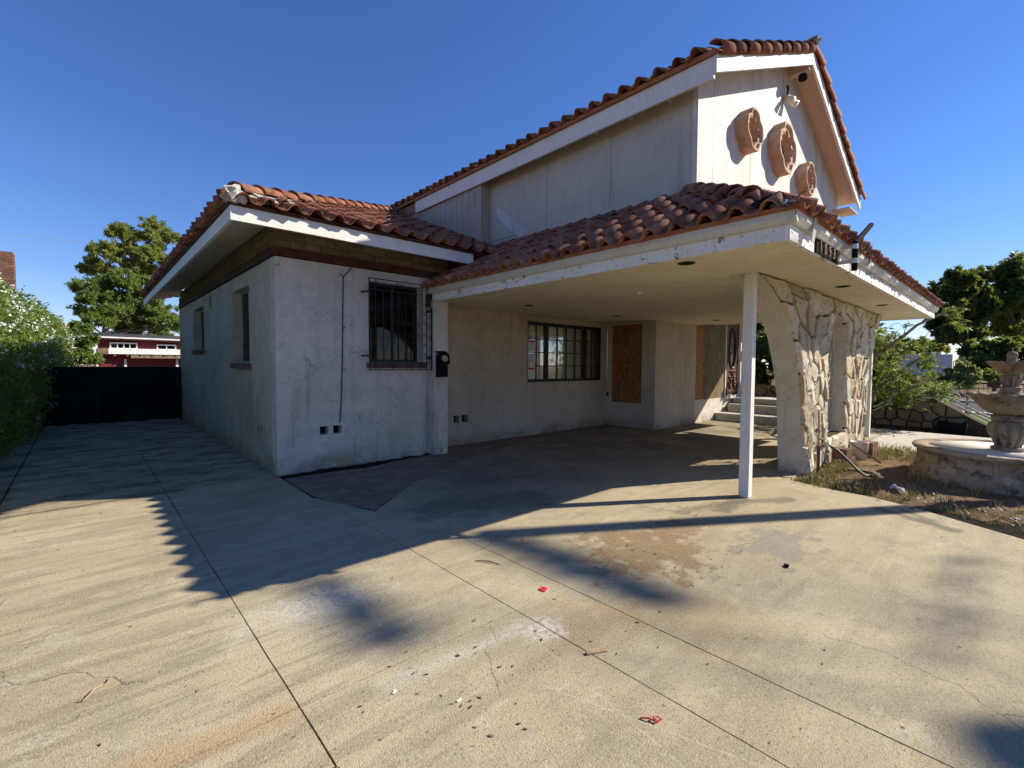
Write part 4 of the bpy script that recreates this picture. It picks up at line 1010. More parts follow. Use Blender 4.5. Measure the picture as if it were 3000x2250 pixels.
for cx_ in (A0+.3, A1-.3):
    for zc in (1.35, 1.6): part(MB().tube(spiral(cx_, zc, .13, 0, 1.3, yg), .008, 6), 'scroll', M['iron_white'], sg)
# --- address board and numerals on the front fascia
ab = part(MB().box(3.02, 3.80, -5.375, -5.361, 2.525, 2.645), 'address_board', M['black'])
import os
def text(body, size, loc, rot, ext, mat, name, parent=None, sx=1):
    cu = bpy.data.curves.new(name, 'FONT'); cu.body = body; cu.size = size; cu.extrude = ext; cu.align_x = 'CENTER'; cu.align_y = 'CENTER'
    ob = bpy.data.objects.new(name, cu); COL.objects.link(ob); bpy.context.view_layer.update()
    me = bpy.data.meshes.new_from_object(ob.evaluated_get(bpy.context.evaluated_depsgraph_get())); bpy.data.objects.remove(ob)
    o = bpy.data.objects.new(name, me); COL.objects.link(o); me.materials.append(mat); o.location = loc; o.rotation_euler = rot; o.scale = (sx, 1, 1); o.parent = parent; return o
for k, ch in enumerate('10930'):
    text(ch, .145, (3.12+k*.145, -5.382, 2.585), (R(90), 0, 0), .006, M['rafter'], 'numeral', ab, .9)
# black pipe strapped to the fascia
vp = thing('vent_pipe', 'black plastic pipe taped upright to the front fascia with a bent upper arm', 'pipe', (3.80, -5.41, 2.45))
def rel(o, par):
    o.parent = par; o.matrix_basis = Matrix.Translation(-par.location); return o
rel(MB().tube([(3.80, -5.50, 2.45), (3.80, -5.50, 2.71)], .026, 10).build('lower_pipe', M['black'], smooth=False), vp)
rel(MB().tube([(3.80, -5.50, 2.715), (3.95, -5.50, 2.79), (4.46, -5.50, 3.03)], .026, 10).build('upper_arm', M['black']), vp)
for z in (2.52, 2.66): rel(MB().tube([(3.80, -5.50, z), (3.80, -5.50, z+.05)], .028, 10).box(3.74, 3.78, -5.50, -5.362, z, z+.03).build('tape_band', M['silver']), vp)

# ================================================================= things around the house
def ray(u, v): return FW+RT*((u-1500)/1365.654)+UP*((1125-v)/1365.654)
def at_y(u, v, y): d = ray(u, v); return CP+d*((y-CP.y)/d.y)
def at_x(u, v, x): d = ray(u, v); return CP+d*((x-CP.x)/d.x)
def at_z(u, v, z=0): d = ray(u, v); return CP+d*((z-CP.z)/d.z)
# mailbox
mb_ = thing('mailbox', 'black wall mailbox with a round brass emblem hanging on the white pilaster', 'mailbox', (2.46, -.172, 1.29))
rel(MB().box(2.375, 2.55, -.275, -.172, 1.29, 1.655).build('box', M['black'], bevel=.005), mb_)
rel(MB().prism([(2.362, -.172, 1.715), (2.362, -.292, 1.668), (2.362, -.312, 1.50), (2.362, -.304, 1.499), (2.362, -.284, 1.66), (2.362, -.172, 1.705)], (.20, 0, 0)).build('flap', M['black']), mb_)
em = MB().tube([(2.468+.045*math.cos(2*math.pi*k/20), -.306-.012*math.sin(2*math.pi*k/20)*-1, 1.59+.045*math.sin(2*math.pi*k/20)) for k in range(20)], .008, 6, closed=True)
for q in range(4):
    a = math.pi/2*q+math.pi/4; em.tube([(2.468+.024*math.cos(a)+.013*math.cos(2*math.pi*k/10), -.308, 1.59+.024*math.sin(a)+.013*math.sin(2*math.pi*k/10)) for k in range(10)], .005, 5, closed=True)
em.tube([(2.468+.012*math.cos(2*math.pi*k/10), -.31, 1.59+.012*math.sin(2*math.pi*k/10)) for k in range(10)], .006, 5, closed=True)
rel(em.build('emblem', M['brass']), mb_)
# notices on the picture window
zr = (wz1-.135-wz0)/4
for (x0, w, row, kind, lab) in ((5.088, .225, 2, 'red', 'white notice with a red heading taped to the second row of window panes'), (5.345, .12, 2, 'pink', 'narrow reddish notice taped beside a larger one on the window'), (5.088, .225, 1, 'grey', 'white notice with large grey print taped to the window between two red-headed notices'), (5.088, .225, 0, 'band', 'white notice with a broad red band taped to the bottom window pane')):
    z0 = wz0+.075+row*zr; h = zr-.035
    nt_ = thing('notice', lab, 'notice', (x0+w/2, .44, z0))
    rel(MB().box(x0, x0+w, .448, .4495, z0, z0+h).build('sheet', M['paper']), nt_)
    L = MB(); Rd = MB()
    if kind in ('red', 'band'): Rd.box(x0+.02, x0+w-.02, .4465, .448, z0+h*.78, z0+h*.93)
    if kind == 'pink':
        for k in range(9): Rd.box(x0+.015, x0+w-.02-.02*(k % 3), .4465, .448, z0+h*(.1+.075*k), z0+h*(.125+.075*k))
        Rd.box(x0+.045, x0+.075, .4465, .448, z0+h*.86, z0+h*.94)
    elif kind == 'grey':
        for k in range(6): L.box(x0+.02, x0+w-.02-.02*(k % 2), .4465, .448, z0+h*(.26+.12*k), z0+h*(.31+.12*k))
        L.box(x0+.02, x0+.05, .4465, .448, z0+.005, z0+h*.16).box(x0+w-.09, x0+w-.02, .4465, .448, z0+.005, z0+h*.16)
    else:
        for k in range(9): L.box(x0+.025, x0+w-.03-.03*(k % 2), .4465, .448, z0+h*(.08+.072*k), z0+h*(.095+.072*k))
    if L.v: rel(L.build('print', M['print_grey']), nt_)
    if Rd.v: rel(Rd.build('red_print', M['print_red']), nt_)

# --- tiered fountain
FX, FY = 7.12, -6.56
ft = thing('fountain', 'three-tiered carved stone fountain with scalloped bowls and a wide round basin', 'fountain', (FX, FY, 0))
def fpart(mb, name, mat, smooth=True): return rel(mb.build(name, mat, smooth=smooth), ft)
def scal(n, amp, dzamp=0): return lambda a, k: (1+amp*math.cos(n*a), dzamp*math.cos(n*a))
bs = fpart(MB().lathe((FX, FY, 0), [(.5, -.1), (.98, -.1), (.985, .05), (.955, .075), (.93, .085), (.945, .12), (.925, .16), (.88, .19), (.865, .27), (.885, .33), (.945, .36), (.96, .385), (.95, .41), (.90, .418), (.79, .412), (.772, .39)], 72, lambda a, k: (1+.006*mnoise.noise((math.cos(a)*6, math.sin(a)*6, k)), .004*mnoise.noise((math.cos(a)*5, math.sin(a)*5, k*.5+9))), top=False), 'basin', M['basin'])
fpart(MB().lathe((FX, FY, 0), [(.78, .40), (.76, .25), (.70, .22), (.02, .215)], 64), 'basin_lining', M['basin_in'])
for q in range(9):
    a = 2*math.pi*q/9+.25; rel(MB().obox((FX+.868*math.cos(a), FY+.868*math.sin(a), .19), (.035*math.cos(a), .035*math.sin(a), 0), (-.03*math.sin(a), .03*math.cos(a), 0), (0, 0, .16)).build('seam_strip', M['basin']), ft)
fpart(MB().lathe((FX, FY, 0), [(.19, .215), (.19, .29), (.175, .31), (.15, .36), (.145, .40), (.165, .42), (.165, .44), (.14, .45)], 40), 'foot', M['fount'])
fl14 = lambda amp: (lambda a, k: (1-amp*abs(math.cos(5*a))**5*(1 if 0 < k < 8 else .4), 0))
fpart(MB().lathe((FX, FY, 0), [(.125, .44), (.128, .47), (.15, .53), (.185, .60), (.208, .665), (.208, .71), (.19, .755), (.16, .78), (.14, .79)], 120, fl14(.24)), 'lower_vase', M['fount'])
fpart(MB().lathe((FX, FY, 0), [(.13, .785), (.165, .80), (.175, .83), (.17, .86), (.14, .875)], 40), 'lower_collar', M['fount'])
fpart(MB().lathe((FX, FY, 0), [(.13, .87), (.17, .885), (.235, .93), (.30, 1.01), (.355, 1.085), (.392, 1.13), (.392, 1.15), (.37, 1.15), (.30, 1.09), (.15, 1.05)], 128, lambda a, k: (1+(.065*math.cos(16*a) if 0 < k < 8 else 0), .010*math.cos(16*a) if 4 < k < 8 else 0)), 'lower_bowl', M['fount'])
fpart(MB().lathe((FX, FY, 0), [(.14, 1.05), (.14, 1.14), (.12, 1.155), (.10, 1.19), (.095, 1.215), (.11, 1.225), (.105, 1.24), (.08, 1.245)], 36), 'upper_foot', M['fount'])
fpart(MB().lathe((FX, FY, 0), [(.075, 1.24), (.078, 1.26), (.095, 1.31), (.108, 1.35), (.106, 1.375), (.09, 1.395), (.075, 1.40)], 120, fl14(.26)), 'upper_vase', M['fount'])
fpart(MB().lathe((FX, FY, 0), [(.075, 1.395), (.085, 1.41), (.075, 1.42), (.10, 1.43), (.15, 1.47), (.20, 1.53), (.232, 1.56), (.232, 1.575), (.21, 1.572), (.05, 1.53)], 128, lambda a, k: (1+(.05*math.cos(16*a) if 2 < k < 9 else 0), .008*math.cos(16*a) if 5 < k < 9 else 0)), 'upper_bowl', M['fount'])
fpart(MB().lathe((FX, FY, 0), [(.05, 1.52), (.052, 1.60), (.045, 1.605), (.052, 1.63), (.056, 1.66), (.045, 1.69), (.02, 1.703), (.006, 1.706), (.006, 1.75)], 24), 'finial', M['fount'])

# --- bits by the stone piers
fp = thing('faucet', 'rusty standpipe faucet in dry grass against the stone pier', 'faucet', (5.62, -4.76, 0))
rel(MB().tube([(5.62, -4.79, -.05), (5.62, -4.79, .40)], .022, 8).build('pipe', M['copper']), fp)
rel(MB().tube([(5.62, -4.79, .38), (5.62, -4.83, .43), (5.62, -4.90, .45), (5.62, -4.93, .40)], .018, 8).build('spout', M['brass'], smooth=True), fp)
rel(MB().tube([(5.58, -4.82, .49), (5.67, -4.84, .50)], .012, 6).tube([(5.62, -4.83, .44), (5.62, -4.83, .50)], .01, 6).build('handle', M['iron']), fp)
hp = [(5.62, -4.93, .40), (5.66, -5.0, .36), (5.72, -5.1, .24), (5.75, -5.2, .12), (5.78, -5.28, .05), (5.86, -5.36, .03), (5.97, -5.38, .03), (6.08, -5.33, .035), (6.13, -5.22, .035), (6.08, -5.08, .035), (5.98, -4.98, .04)]
tag(MB().tube(hp, .016, 8).build('garden_hose', M['hose'], smooth=True), 'dark garden hose curling from the faucet onto the dry grass', 'hose')
def brick_block(name, x, y, z, lab, rot=0, steps=((0, .32, 0, .2, 0, .16), (0, .20, 0, .2, .16, .30))):
    t = thing(name, lab, 'brick step', (x, y, z))
    for (a, b, c, d, e_, f_) in steps:
        nb = 3
        for k in range(nb):
            for r_ in range(2):
                w = (b-a)/nb; h = (f_-e_)/2
                o = MB().box(a+k*w+.003, a+(k+1)*w-.003, c, d, e_+r_*h+.003, e_+(r_+1)*h-.002).build('brick', M['brick'], t)
    t.rotation_euler = (0, 0, rot)
    return t
brick_block('brick_step', 6.42, -4.95, -.03, 'two-tier brown brick step beside the grille sill', R(-8))
brick_block('brick_step', 7.72, -5.03, -.03, 'low brown brick block standing behind the cream pot', R(-5), ((0, .3, 0, .2, 0, .26),))
pt = thing('plant_pot', 'empty cream plastic pot in front of the second stone pier', 'pot', (7.45, -4.9, 0))
rel(MB().lathe((7.45, -4.9, 0), [(.06, -.02), (.105, -.02), (.125, .26), (.128, .27), (.120, .27), (.10, .05), (.02, .04)], 28).build('body', M['pvc'], smooth=True), pt)
rel(MB().tube([(7.45+.126*math.cos(2*math.pi*k/28), -4.9+.126*math.sin(2*math.pi*k/28), .268) for k in range(28)], .007, 6, closed=True).build('rim', M['pvc']), pt)
tag(MB().obox((6.78, -4.93, .30), (.30, -.32, -.29), (.035, .03, 0), (0, 0, .03)).build('wood_lath', M['plank']), 'weathered wooden lath leaning down from the sill to the dirt', 'plank')
tag(MB().tube([(5.32, -5.62, .02), (5.36, -5.66, .05), (5.30, -5.70, .04), (5.25, -5.75, .03), (5.20, -5.77, .03)], [.012, .03, .02, .035, .01], 5).build('plastic_scrap', M['silver']), 'crumpled silver plastic scrap at the edge of the dirt bed', 'litter')

# --- rock mound with scroll railing
rw = thing('rock_wall', 'humped wall of rounded field stones with scroll railing beyond the front walk', 'stone wall', (13.2, -5.1, 0))
prof = [(-.8, -.1), (-.8, .95), (-2.6, .85), (-3.2, .4), (-4.06, .28), (-4.6, .62), (-4.85, .74), (-5.2, .74), (-5.45, .58), (-5.9, .3), (-6.25, .1), (-6.25, -.1)]
rel(MB().prism([(13.27, y, z) for y, z in prof], (.55, 0, 0)).build('mortar_body', M['mort_dark']), rw)
def prof_top(y):
    pl = sorted([(a, b) for a, b in prof[1:10]])
    for k in range(len(pl)-1):
        if pl[k][0] <= y <= pl[k+1][0]: t = (y-pl[k][0])/(pl[k+1][0]-pl[k][0]); return pl[k][1]+t*(pl[k+1][1]-pl[k][1])
    return .1
rnd = random.Random(3)
for poly in voronoi(5.4, .95, 74, 1.0, 77):
    cy_ = -.84-sum(p[0] for p in poly)/len(poly); cz_ = sum(p[1] for p in poly)/len(poly)
    if cz_ > prof_top(cy_)-.02: continue
    def mp(u, z): y_ = -.84-u; return (y_, min(z, prof_top(max(-6.2, min(-.85, y_)))+.01))
    s_ = stone(poly, mp, rnd.uniform(.05, .10), None, M['rock'], lambda a, b, c: (13.275-c, a, b), rnd)
    rel(s_, rw)
rails = [[(13.35, -4.05, .34), (13.35, -4.75, .80), (13.35, -5.25, .80), (13.35, -6.35, .16)], [(13.35, -4.05, .44), (13.35, -4.72, .88), (13.35, -5.28, .88), (13.35, -6.5, .14)]]
for r_ in rails: rel(MB().tube(r_, .026, 6).build('rail', M['iron_white']), rw)
for k, (y, z) in enumerate([(-5.6, .78), (-5.85, .62), (-6.1, .50), (-5.35, .95), (-4.5, .80), (-4.9, 1.0), (-6.4, .35), (-5.1, 1.0)]):
    rel(MB().tube([(13.35, y+(.11*(1-.75*q/18))*math.cos(2*math.pi*1.4*q/18)*(-1)**k, z+.11*(1-.75*q/18)*math.sin(2*math.pi*1.4*q/18)) for q in range(19)], .014, 5).build('scroll', M['iron_white']), rw)
rel(MB().tube([(13.35, -5.28, .88), (13.35, -5.5, 1.02), (13.35, -6.7, .25)], .014, 5).build('rail', M['iron_white']), rw)
tag(MB().tube([(12.95, -5.35, .10), (12.9, -5.85, .10)], .14, 16).build('black_drum', M['black']), 'black cylinder lying at the foot of the rock wall', 'drum')

# ================================================================= plants
def rot_leaf(L, Wd, nrm_bias=None, rnd=random):
    d = Vector((rnd.gauss(0, 1), rnd.gauss(0, 1), rnd.gauss(0, 1))).normalized()
    n = Vector((rnd.gauss(0, 1), rnd.gauss(0, 1), rnd.gauss(0, 1)+.6)); s = d.cross(n).normalized()
    return d*L, s*Wd
def leaf_cloud(mb, c, rad, n, L, Wd, rnd, shell=.45, droop=0.0):
    V = mb.v; F = mb.f
    for _ in range(n):
        d = Vector((rnd.gauss(0, 1), rnd.gauss(0, 1), rnd.gauss(0, 1))).normalized(); k = (shell+(1-shell)*rnd.random())
        p = Vector((c[0]+d.x*rad[0]*k, c[1]+d.y*rad[1]*k, c[2]+d.z*rad[2]*k))
        a, b = rot_leaf(L*rnd.uniform(.6, 1.3), Wd*rnd.uniform(.7, 1.2), None, rnd)
        a.z -= droop*L
        i = len(V); V += [tuple(p), tuple(p+a*.5+b), tuple(p+a), tuple(p+a*.5-b)]; F.append((i, i+1, i+2, i+3))
def tree(name, label, base, h, clumps, lm, bark, nleaf, L, Wd, seed, trunk_r=.2, group=None, shell=.35, cat='tree', fork=.35, lean=(0, 0)):
    rnd = random.Random(seed); t = thing(name, label, cat, base, group)
    base = Vector(base); top = base+Vector((lean[0], lean[1], h*.8))
    trk = MB(); fk = base.lerp(top, fork); n = 7
    trk.tube([base+Vector((0, 0, -.1))]+[base.lerp(top, k/n)+Vector((rnd.uniform(-.1, .1), rnd.uniform(-.1, .1), 0))*trunk_r*3 for k in range(1, n+1)], [trunk_r*1.25]+[trunk_r*(1-.85*k/n) for k in range(1, n+1)], 9)
    for c, r_ in clumps:
        c = Vector(c); s_ = base.lerp(top, min(.95, max(fork*.8, (c.z-base.z)/max(.1, (top.z-base.z))*.72)))
        mid = s_.lerp(c, .5)+Vector((rnd.uniform(-.2, .2), rnd.uniform(-.2, .2), -.15*(c-s_).length*.3))
        trk.tube([s_, mid, c], [trunk_r*.36, trunk_r*.22, trunk_r*.06], 5)
        for q in range(3):
            e_ = c+Vector((rnd.uniform(-.8, .8)*r_[0], rnd.uniform(-.8, .8)*r_[1], rnd.uniform(-.5, .8)*r_[2])); trk.tube([mid.lerp(c, .6), e_], [trunk_r*.10, trunk_r*.03], 4)
    rel(trk.build('trunk', bark), t)
    cr_ = MB(); vol = sum(r_[0]*r_[1]*r_[2] for _, r_ in clumps)
    area = sum((r_[0]*r_[2]) for _, r_ in clumps)
    for c, r_ in clumps:
        nn = int(nleaf*(r_[0]*r_[2])/area)
        sub = 12
        for q in range(sub):
            d = Vector((rnd.gauss(0, 1), rnd.gauss(0, 1), rnd.gauss(0, .8))).normalized()*rnd.uniform(.25, .85)
            cc = (c[0]+d.x*r_[0], c[1]+d.y*r_[1], c[2]+d.z*r_[2]); f_ = rnd.uniform(.2, .40)
            leaf_cloud(cr_, cc, (r_[0]*f_, r_[1]*f_, r_[2]*f_), nn//sub, L, Wd, rnd, shell)
        for q in range(6):
            d = Vector((rnd.gauss(0, 1), rnd.gauss(0, 1), rnd.gauss(0, 1))).normalized()*rnd.uniform(.95, 1.3); f_ = rnd.uniform(.08, .2)
            leaf_cloud(cr_, (c[0]+d.x*r_[0], c[1]+d.y*r_[1], c[2]+d.z*r_[2]), (r_[0]*f_, r_[1]*f_, r_[2]*f_*.8), nn//60+2, L, Wd, rnd, .05)
    rel(cr_.build('crown', lm), t)
    return t
def zc1(x, y): return (x/1.8433, 500+y/1.8433)
def zy3(x, y): return (2400+x/2.765, 700+y/2.765)
def clumps_y(pts, Y, conv, spread, k=1.0, rnd=random.Random(1)):
    out = []
    for (x, y, r_) in pts:
        yy = Y+rnd.uniform(-spread, spread); u, v = conv(x, y); p = at_y(u, v, yy); q = at_y(*conv(x+r_, y), yy); rr = abs(q.x-p.x)*k
        out.append((tuple(p), (rr, rr, rr*.8)))
    return out
def clumps_x(pts, X, conv, spread, k=1.0, sq=.85, rnd=random.Random(2)):
    out = []
    for (x, y, r_) in pts:
        xx = X+rnd.uniform(-spread, spread); u, v = conv(x, y); p = at_x(u, v, xx); q = at_x(*conv(x, y+r_), xx); rr = abs(q.z-p.z)*k
        out.append((tuple(p), (rr, rr, rr*sq)))
    return out
pine_pts = [(640, 320, 45), (700, 350, 50), (830, 300, 48), (815, 350, 55), (890, 345, 50), (935, 360, 40), (600, 335, 28), (520, 425, 45), (580, 420, 48), (620, 455, 50), (470, 530, 38), (510, 500, 45), (560, 540, 50), (760, 450, 60), (840, 430, 55), (720, 500, 60), (790, 530, 60), (690, 410, 50), (740, 560, 55), (860, 480, 50), (640, 550, 40)]
p_ = at_y(*zc1(700, 900), 36)
tree('pine_tree', 'tall pine with rounded yellow-green needle tufts rising beyond the red shed', (p_.x+.5, 36, 0), 11, clumps_y(pine_pts, 36, zc1, 2.0, 1.3), M['lf_pine'], M['bark'], 60000, .24, .035, 4, .22, shell=.1)
fe_pts = [(420, 620, 45), (500, 615, 55), (580, 600, 60), (660, 600, 60), (740, 600, 60), (470, 690, 50), (560, 680, 70), (660, 680, 75), (760, 670, 70), (440, 760, 40), (520, 760, 60), (620, 760, 75), (730, 750, 80), (830, 720, 60), (560, 820, 50), (650, 830, 60), (780, 820, 75), (880, 790, 75), (930, 830, 60), (860, 860, 60), (700, 870, 60), (480, 800, 35)]
p_ = at_y(*zc1(560, 900), 29)
tree('spreading_tree', 'broad feathery dark green tree behind the red shed', (p_.x, 29, 0), 6.5, clumps_y(fe_pts, 29, zc1, 1.8, 1.4), M['lf_feather'], M['bark_pale'], 70000, .20, .032, 5, .15, shell=.1)
bu = [(420, 860, 60), (460, 930, 60), (400, 950, 70), (450, 1000, 60), (500, 1020, 40)]
p_ = at_y(*zc1(420, 1000), 17)
tree('shrub', 'dense green shrub between the flowering hedge and the red shed', (p_.x, 17, 0), 2.6, clumps_y(bu, 17, zc1, .6, 1.4), M['lf_feather'], M['bark'], 14000, .11, .04, 6, .06, shell=.2, cat='shrub')

# flowering hedge
rnd = random.Random(12)
hd = thing('flowering_hedge', 'tall green hedge covered with clusters of small white flowers along the drive', 'hedge', (-3.2, 5.5, 0))
def hx(y, z):      # right face of the hedge
    b = -3.02+.36*max(0, min(1, (y-3)/5))+.34*max(0, min(1, (y-9)/3))
    return b+.14*math.sin(z*1.3+.3)-.55*max(0, (z-2.3))**1.6+.24*mnoise.noise((y*.7, z*.9, 4))+.16*mnoise.noise((y*2.0, z*2.0, 8))
def hz(y): return 3.12+.35*mnoise.noise((y*.6, 2, 1))+.18*mnoise.noise((y*1.9, 5, 1))-.55*max(0, min(1, (y-11)/3))
core_ = MB(); NYh, NZh = 34, 12
for i in range(NYh):
    for j in range(NZh):
        def hp_(i, j):
            y = -.5+15*i/NYh; z = hz(y)*j/NZh; return (hx(y, z)-.14, y, z)
        core_.quad(hp_(i, j), hp_(i+1, j), hp_(i+1, j+1), hp_(i, j+1))
for i in range(NYh):
    y0_, y1_ = -.5+15*i/NYh, -.5+15*(i+1)/NYh
    core_.quad((hx(y0_, hz(y0_))-.14, y0_, hz(y0_)-.05), (hx(y1_, hz(y1_))-.14, y1_, hz(y1_)-.05), (-5, y1_, hz(y1_)-.05), (-5, y0_, hz(y0_)-.05))
rel(core_.build('inner_growth', M['lf_dark']), hd)
lm = MB(); fm = MB()
for k in range(36000):
    y = 1.0+13.3*rnd.random(); z = hz(y)*rnd.random()**.8; x = hx(y, z)+rnd.uniform(-.2, .09)+(.22*rnd.random() if rnd.random() < .08 else 0)
    if rnd.random() < .25: x = rnd.uniform(-4.6, hx(y, hz(y))); z = hz(y)+rnd.uniform(-.1, .12)+(.3*rnd.random()**2 if rnd.random() < .2 else 0)
    elif mnoise.noise((y*2.5, z*2.5, 7)) < -.28 and rnd.random() < .7: x -= .15
    a, b = rot_leaf(.09*rnd.uniform(.6, 1.4), .02*rnd.uniform(.8, 1.2), None, rnd); p = Vector((x, y, z))
    i = len(lm.v); lm.v += [tuple(p), tuple(p+a*.5+b), tuple(p+a), tuple(p+a*.5-b)]; lm.f.append((i, i+1, i+2, i+3))
for k in range(480):
    y = 1+13*rnd.random(); z = hz(y)*(.25+.75*rnd.random()**.7); x = hx(y, z)+rnd.uniform(.0, .1)
    if rnd.random() < .22: z = hz(y)+rnd.uniform(0, .14); x = hx(y, hz(y))-rnd.uniform(0, .5)
    if z < 1.5 and rnd.random() < .75: continue
    if mnoise.noise((y*.9, z*1.1, 3)) < -.1: continue
    for q in range(rnd.randint(5, 10)):
        p = Vector((x, y, z))+Vector((rnd.gauss(0, .04), rnd.gauss(0, .05), rnd.gauss(0, .04))); a, b = rot_leaf(.05, .022, None, rnd)
        i = len(fm.v); fm.v += [tuple(p), tuple(p+a*.5+b), tuple(p+a), tuple(p+a*.5-b)]; fm.f.append((i, i+1, i+2, i+3))
o = rel(lm.build('leaves', M['lf_hedge']), hd); o['kind'] = 'stuff'
o = rel(fm.build('flowers', M['lf_flower']), hd); o['kind'] = 'stuff'

# right-hand background trees
ta = [(960, 420, 45), (1040, 360, 45), (1110, 300, 45), (1150, 350, 60), (1220, 320, 60), (1270, 300, 50), (1000, 480, 60), (1100, 450, 80), (1200, 430, 80), (1290, 420, 70), (1000, 580, 70), (1100, 570, 80), (1220, 560, 80), (1310, 540, 70), (980, 680, 60), (1080, 680, 70), (1190, 680, 80), (1300, 650, 70), (1010, 760, 50), (1130, 780, 70), (1230, 770, 60)]
p_ = at_x(*zy3(1180, 1000), 46)
tree('broadleaf_tree', 'dense dark evergreen tree with a thick grey trunk across the street', (46, p_.y, 0), 9, clumps_x(ta, 46, zy3, 2.2, 1.5), M['lf_dark'], M['bark_pale'], 70000, .32, .08, 8, .42, shell=.2, fork=.3)
tb = [(1380, 480, 60), (1450, 300, 60), (1520, 240, 60), (1600, 210, 70), (1680, 200, 80), (1480, 400, 80), (1570, 360, 80), (1660, 350, 80), (1440, 520, 70), (1540, 500, 80), (1640, 500, 80), (1430, 620, 60), (1530, 640, 70), (1640, 640, 80), (1560, 760, 70), (1660, 770, 80), (1720, 450, 90), (1760, 620, 90), (1480, 740, 40)]
p_ = at_x(*zy3(1420, 960), 50)
tree('tall_airy_tree', 'tall airy tree with slanting bare limbs and fine green foliage across the street', (50, p_.y, 0), 11, clumps_x(tb, 50, zy3, 2.5, 1.4), M['lf_airy'], M['bark'], 56000, .36, .05, 9, .32, shell=.15, fork=.2, lean=(0, -2))
hg = [(1330, 900, 60), (1420, 930, 80), (1520, 900, 80), (1620, 920, 90), (1250, 1000, 60), (1350, 1020, 70), (1460, 1040, 80), (1580, 1030, 80), (1680, 1010, 80), (1230, 900, 45), (1130, 1110, 50), (1050, 1150, 40), (960, 1170, 40), (1180, 1060, 50)]
p_ = at_x(*zy3(1420, 1160), 38)
tree('dark_shrub_mass', 'dark green thicket under the tall trees across the street', (38, p_.y, -.1), 3, clumps_x(hg, 38, zy3, 2, 1.5), M['lf_dark'], M['bark'], 36000, .28, .09, 10, .1, shell=.2, cat='shrub')
lg = [(1370, 1110, 40), (1440, 1100, 40), (1500, 1120, 40), (1640, 1110, 45), (1700, 1100, 45)]
p_ = at_x(*zy3(1420, 1160), 30)
tree('low_bush', 'low yellow-green bush behind the black iron fence', (30, p_.y, -.1), 1.2, clumps_x(lg, 30, zy3, .8, 1.4), M['lf_airy'], M['bark'], 12000, .10, .03, 11, .06, shell=.2, cat='shrub')
gs = [(1170, 1040, 45), (1215, 1080, 50), (1160, 1110, 50), (1240, 1130, 45), (1200, 1160, 45)]
p_ = at_x(*zy3(1200, 1230), 17.5)
tree('silvery_shrub', 'silvery green shrub with upright sprays beside the trailer end', (17.5, p_.y, -.05), 1.3, clumps_x(gs, 17.5, zy3, .4, 1.3), M['lf_grey'], M['bark_pale'], 6000, .09, .025, 13, .04, shell=.1, cat='shrub')
bt = [(560, 900, 60), (700, 860, 60), (860, 870, 60), (960, 860, 40), (480, 960, 60), (620, 1000, 70), (760, 1130, 50), (900, 1140, 50), (1010, 1130, 40), (520, 1120, 60)]
p_ = at_x(*zy3(700, 1150), 58)
tree('far_treetops', 'hazy grey-green tree seen above the trailer', (90, at_x(*zy3(860, 1000), 90).y, 0), 4, clumps_x([(800, 880, 60), (900, 860, 50), (960, 880, 40), (700, 900, 60), (600, 880, 60)], 90, zy3, 3, 1.5), M['lf_feather'], M['bark'], 14000, .5, .15, 14, .3, shell=.2)
# dark trees seen through the open entry
dk = [((15.8, .2, 1.2), (1.2, 1.2, 1.2)), ((15.8, -1.2, 2.0), (1.1, 1.1, 1.1)), ((16, 1.4, 3.0), (1.4, 1.4, 1.2)), ((16, -.4, 3.6), (1.4, 1.4, 1.2)), ((15.6, -2.2, 1.2), (.9, .9, .9)), ((16.2, -2.4, 3.3), (1.1, 1.1, 1)), ((16.5, 1.0, 1.6), (1.5, 1.5, 1.5)), ((17.5, -.5, 2.6), (1.6, 1.5, 1.4)), ((17.0, 2.2, 2.8), (1.6, 1.5, 1.5)), ((16.5, -1.5, 1.3), (1.3, 1.2, 1.2)), ((18.0, .8, 3.8), (1.8, 1.8, 1.4)), ((16.8, -2.2, 2.4), (1.1, 1.1, 1.0)), ((17.3, -2.6, 1.1), (1.0, 1.0, 1.0))]
tree('garden_tree', 'dark leafy tree seen through the entry beyond the steps', (17.2, .4, 0), 5, dk, M['lf_dark'], M['bark'], 40000, .18, .06, 15, .14, shell=.25)

# fig-like sapling with lobed leaves in front of the rock wall
fig = thing('fig_tree', 'leaning fig sapling with bright lobed leaves growing beside the carport end', 'fig tree', (12.75, -3.95, 0))
fr = random.Random(21)
def lobed():
    v = [(0, 0, 0)]; f = []
    outl = []
    for k in range(5):
        a = R(-80+40*k); L = [.62, .85, 1.0, .85, .62][k]
        outl.append((.25*math.sin(R(-100+40*k)), .25*math.cos(R(-100+40*k))+.1, .0))
        outl.append((L*.55*math.sin(a-.16), L*.55*math.cos(a-.16)+.05, .05)); outl.append((L*math.sin(a), L*math.cos(a), -.10)); outl.append((L*.55*math.sin(a+.16), L*.55*math.cos(a+.16)+.05, .05))
    outl.append((.25*math.sin(R(100)), .25*math.cos(R(100))+.1, 0))
    v += outl
    for k in range(1, len(v)-1): f.append((0, k+1, k))
    me = bpy.data.meshes.new('leaf'); me.from_pydata(v, [], f); me.update(); me.materials.append(M['lf_fig']); return me
LEAF = lobed()
br = MB(); stems = []
def limb(pts, r0, r1): 
    n = len(pts); br.tube(pts, [r0+(r1-r0)*k/(n-1) for k in range(n)], 7); stems.append(pts)
f3 = lambda x, y, X: at_x(*zy3(x, y), X)
B0 = Vector((12.75, -3.95, -.05))
limb([B0, f3(360, 1150, 12.6), f3(425, 980, 12.4), f3(540, 885, 12.3), f3(680, 790, 12.2), f3(790, 700, 12.2), f3(880, 655, 12.2), f3(990, 610, 12.2)], .055, .02)
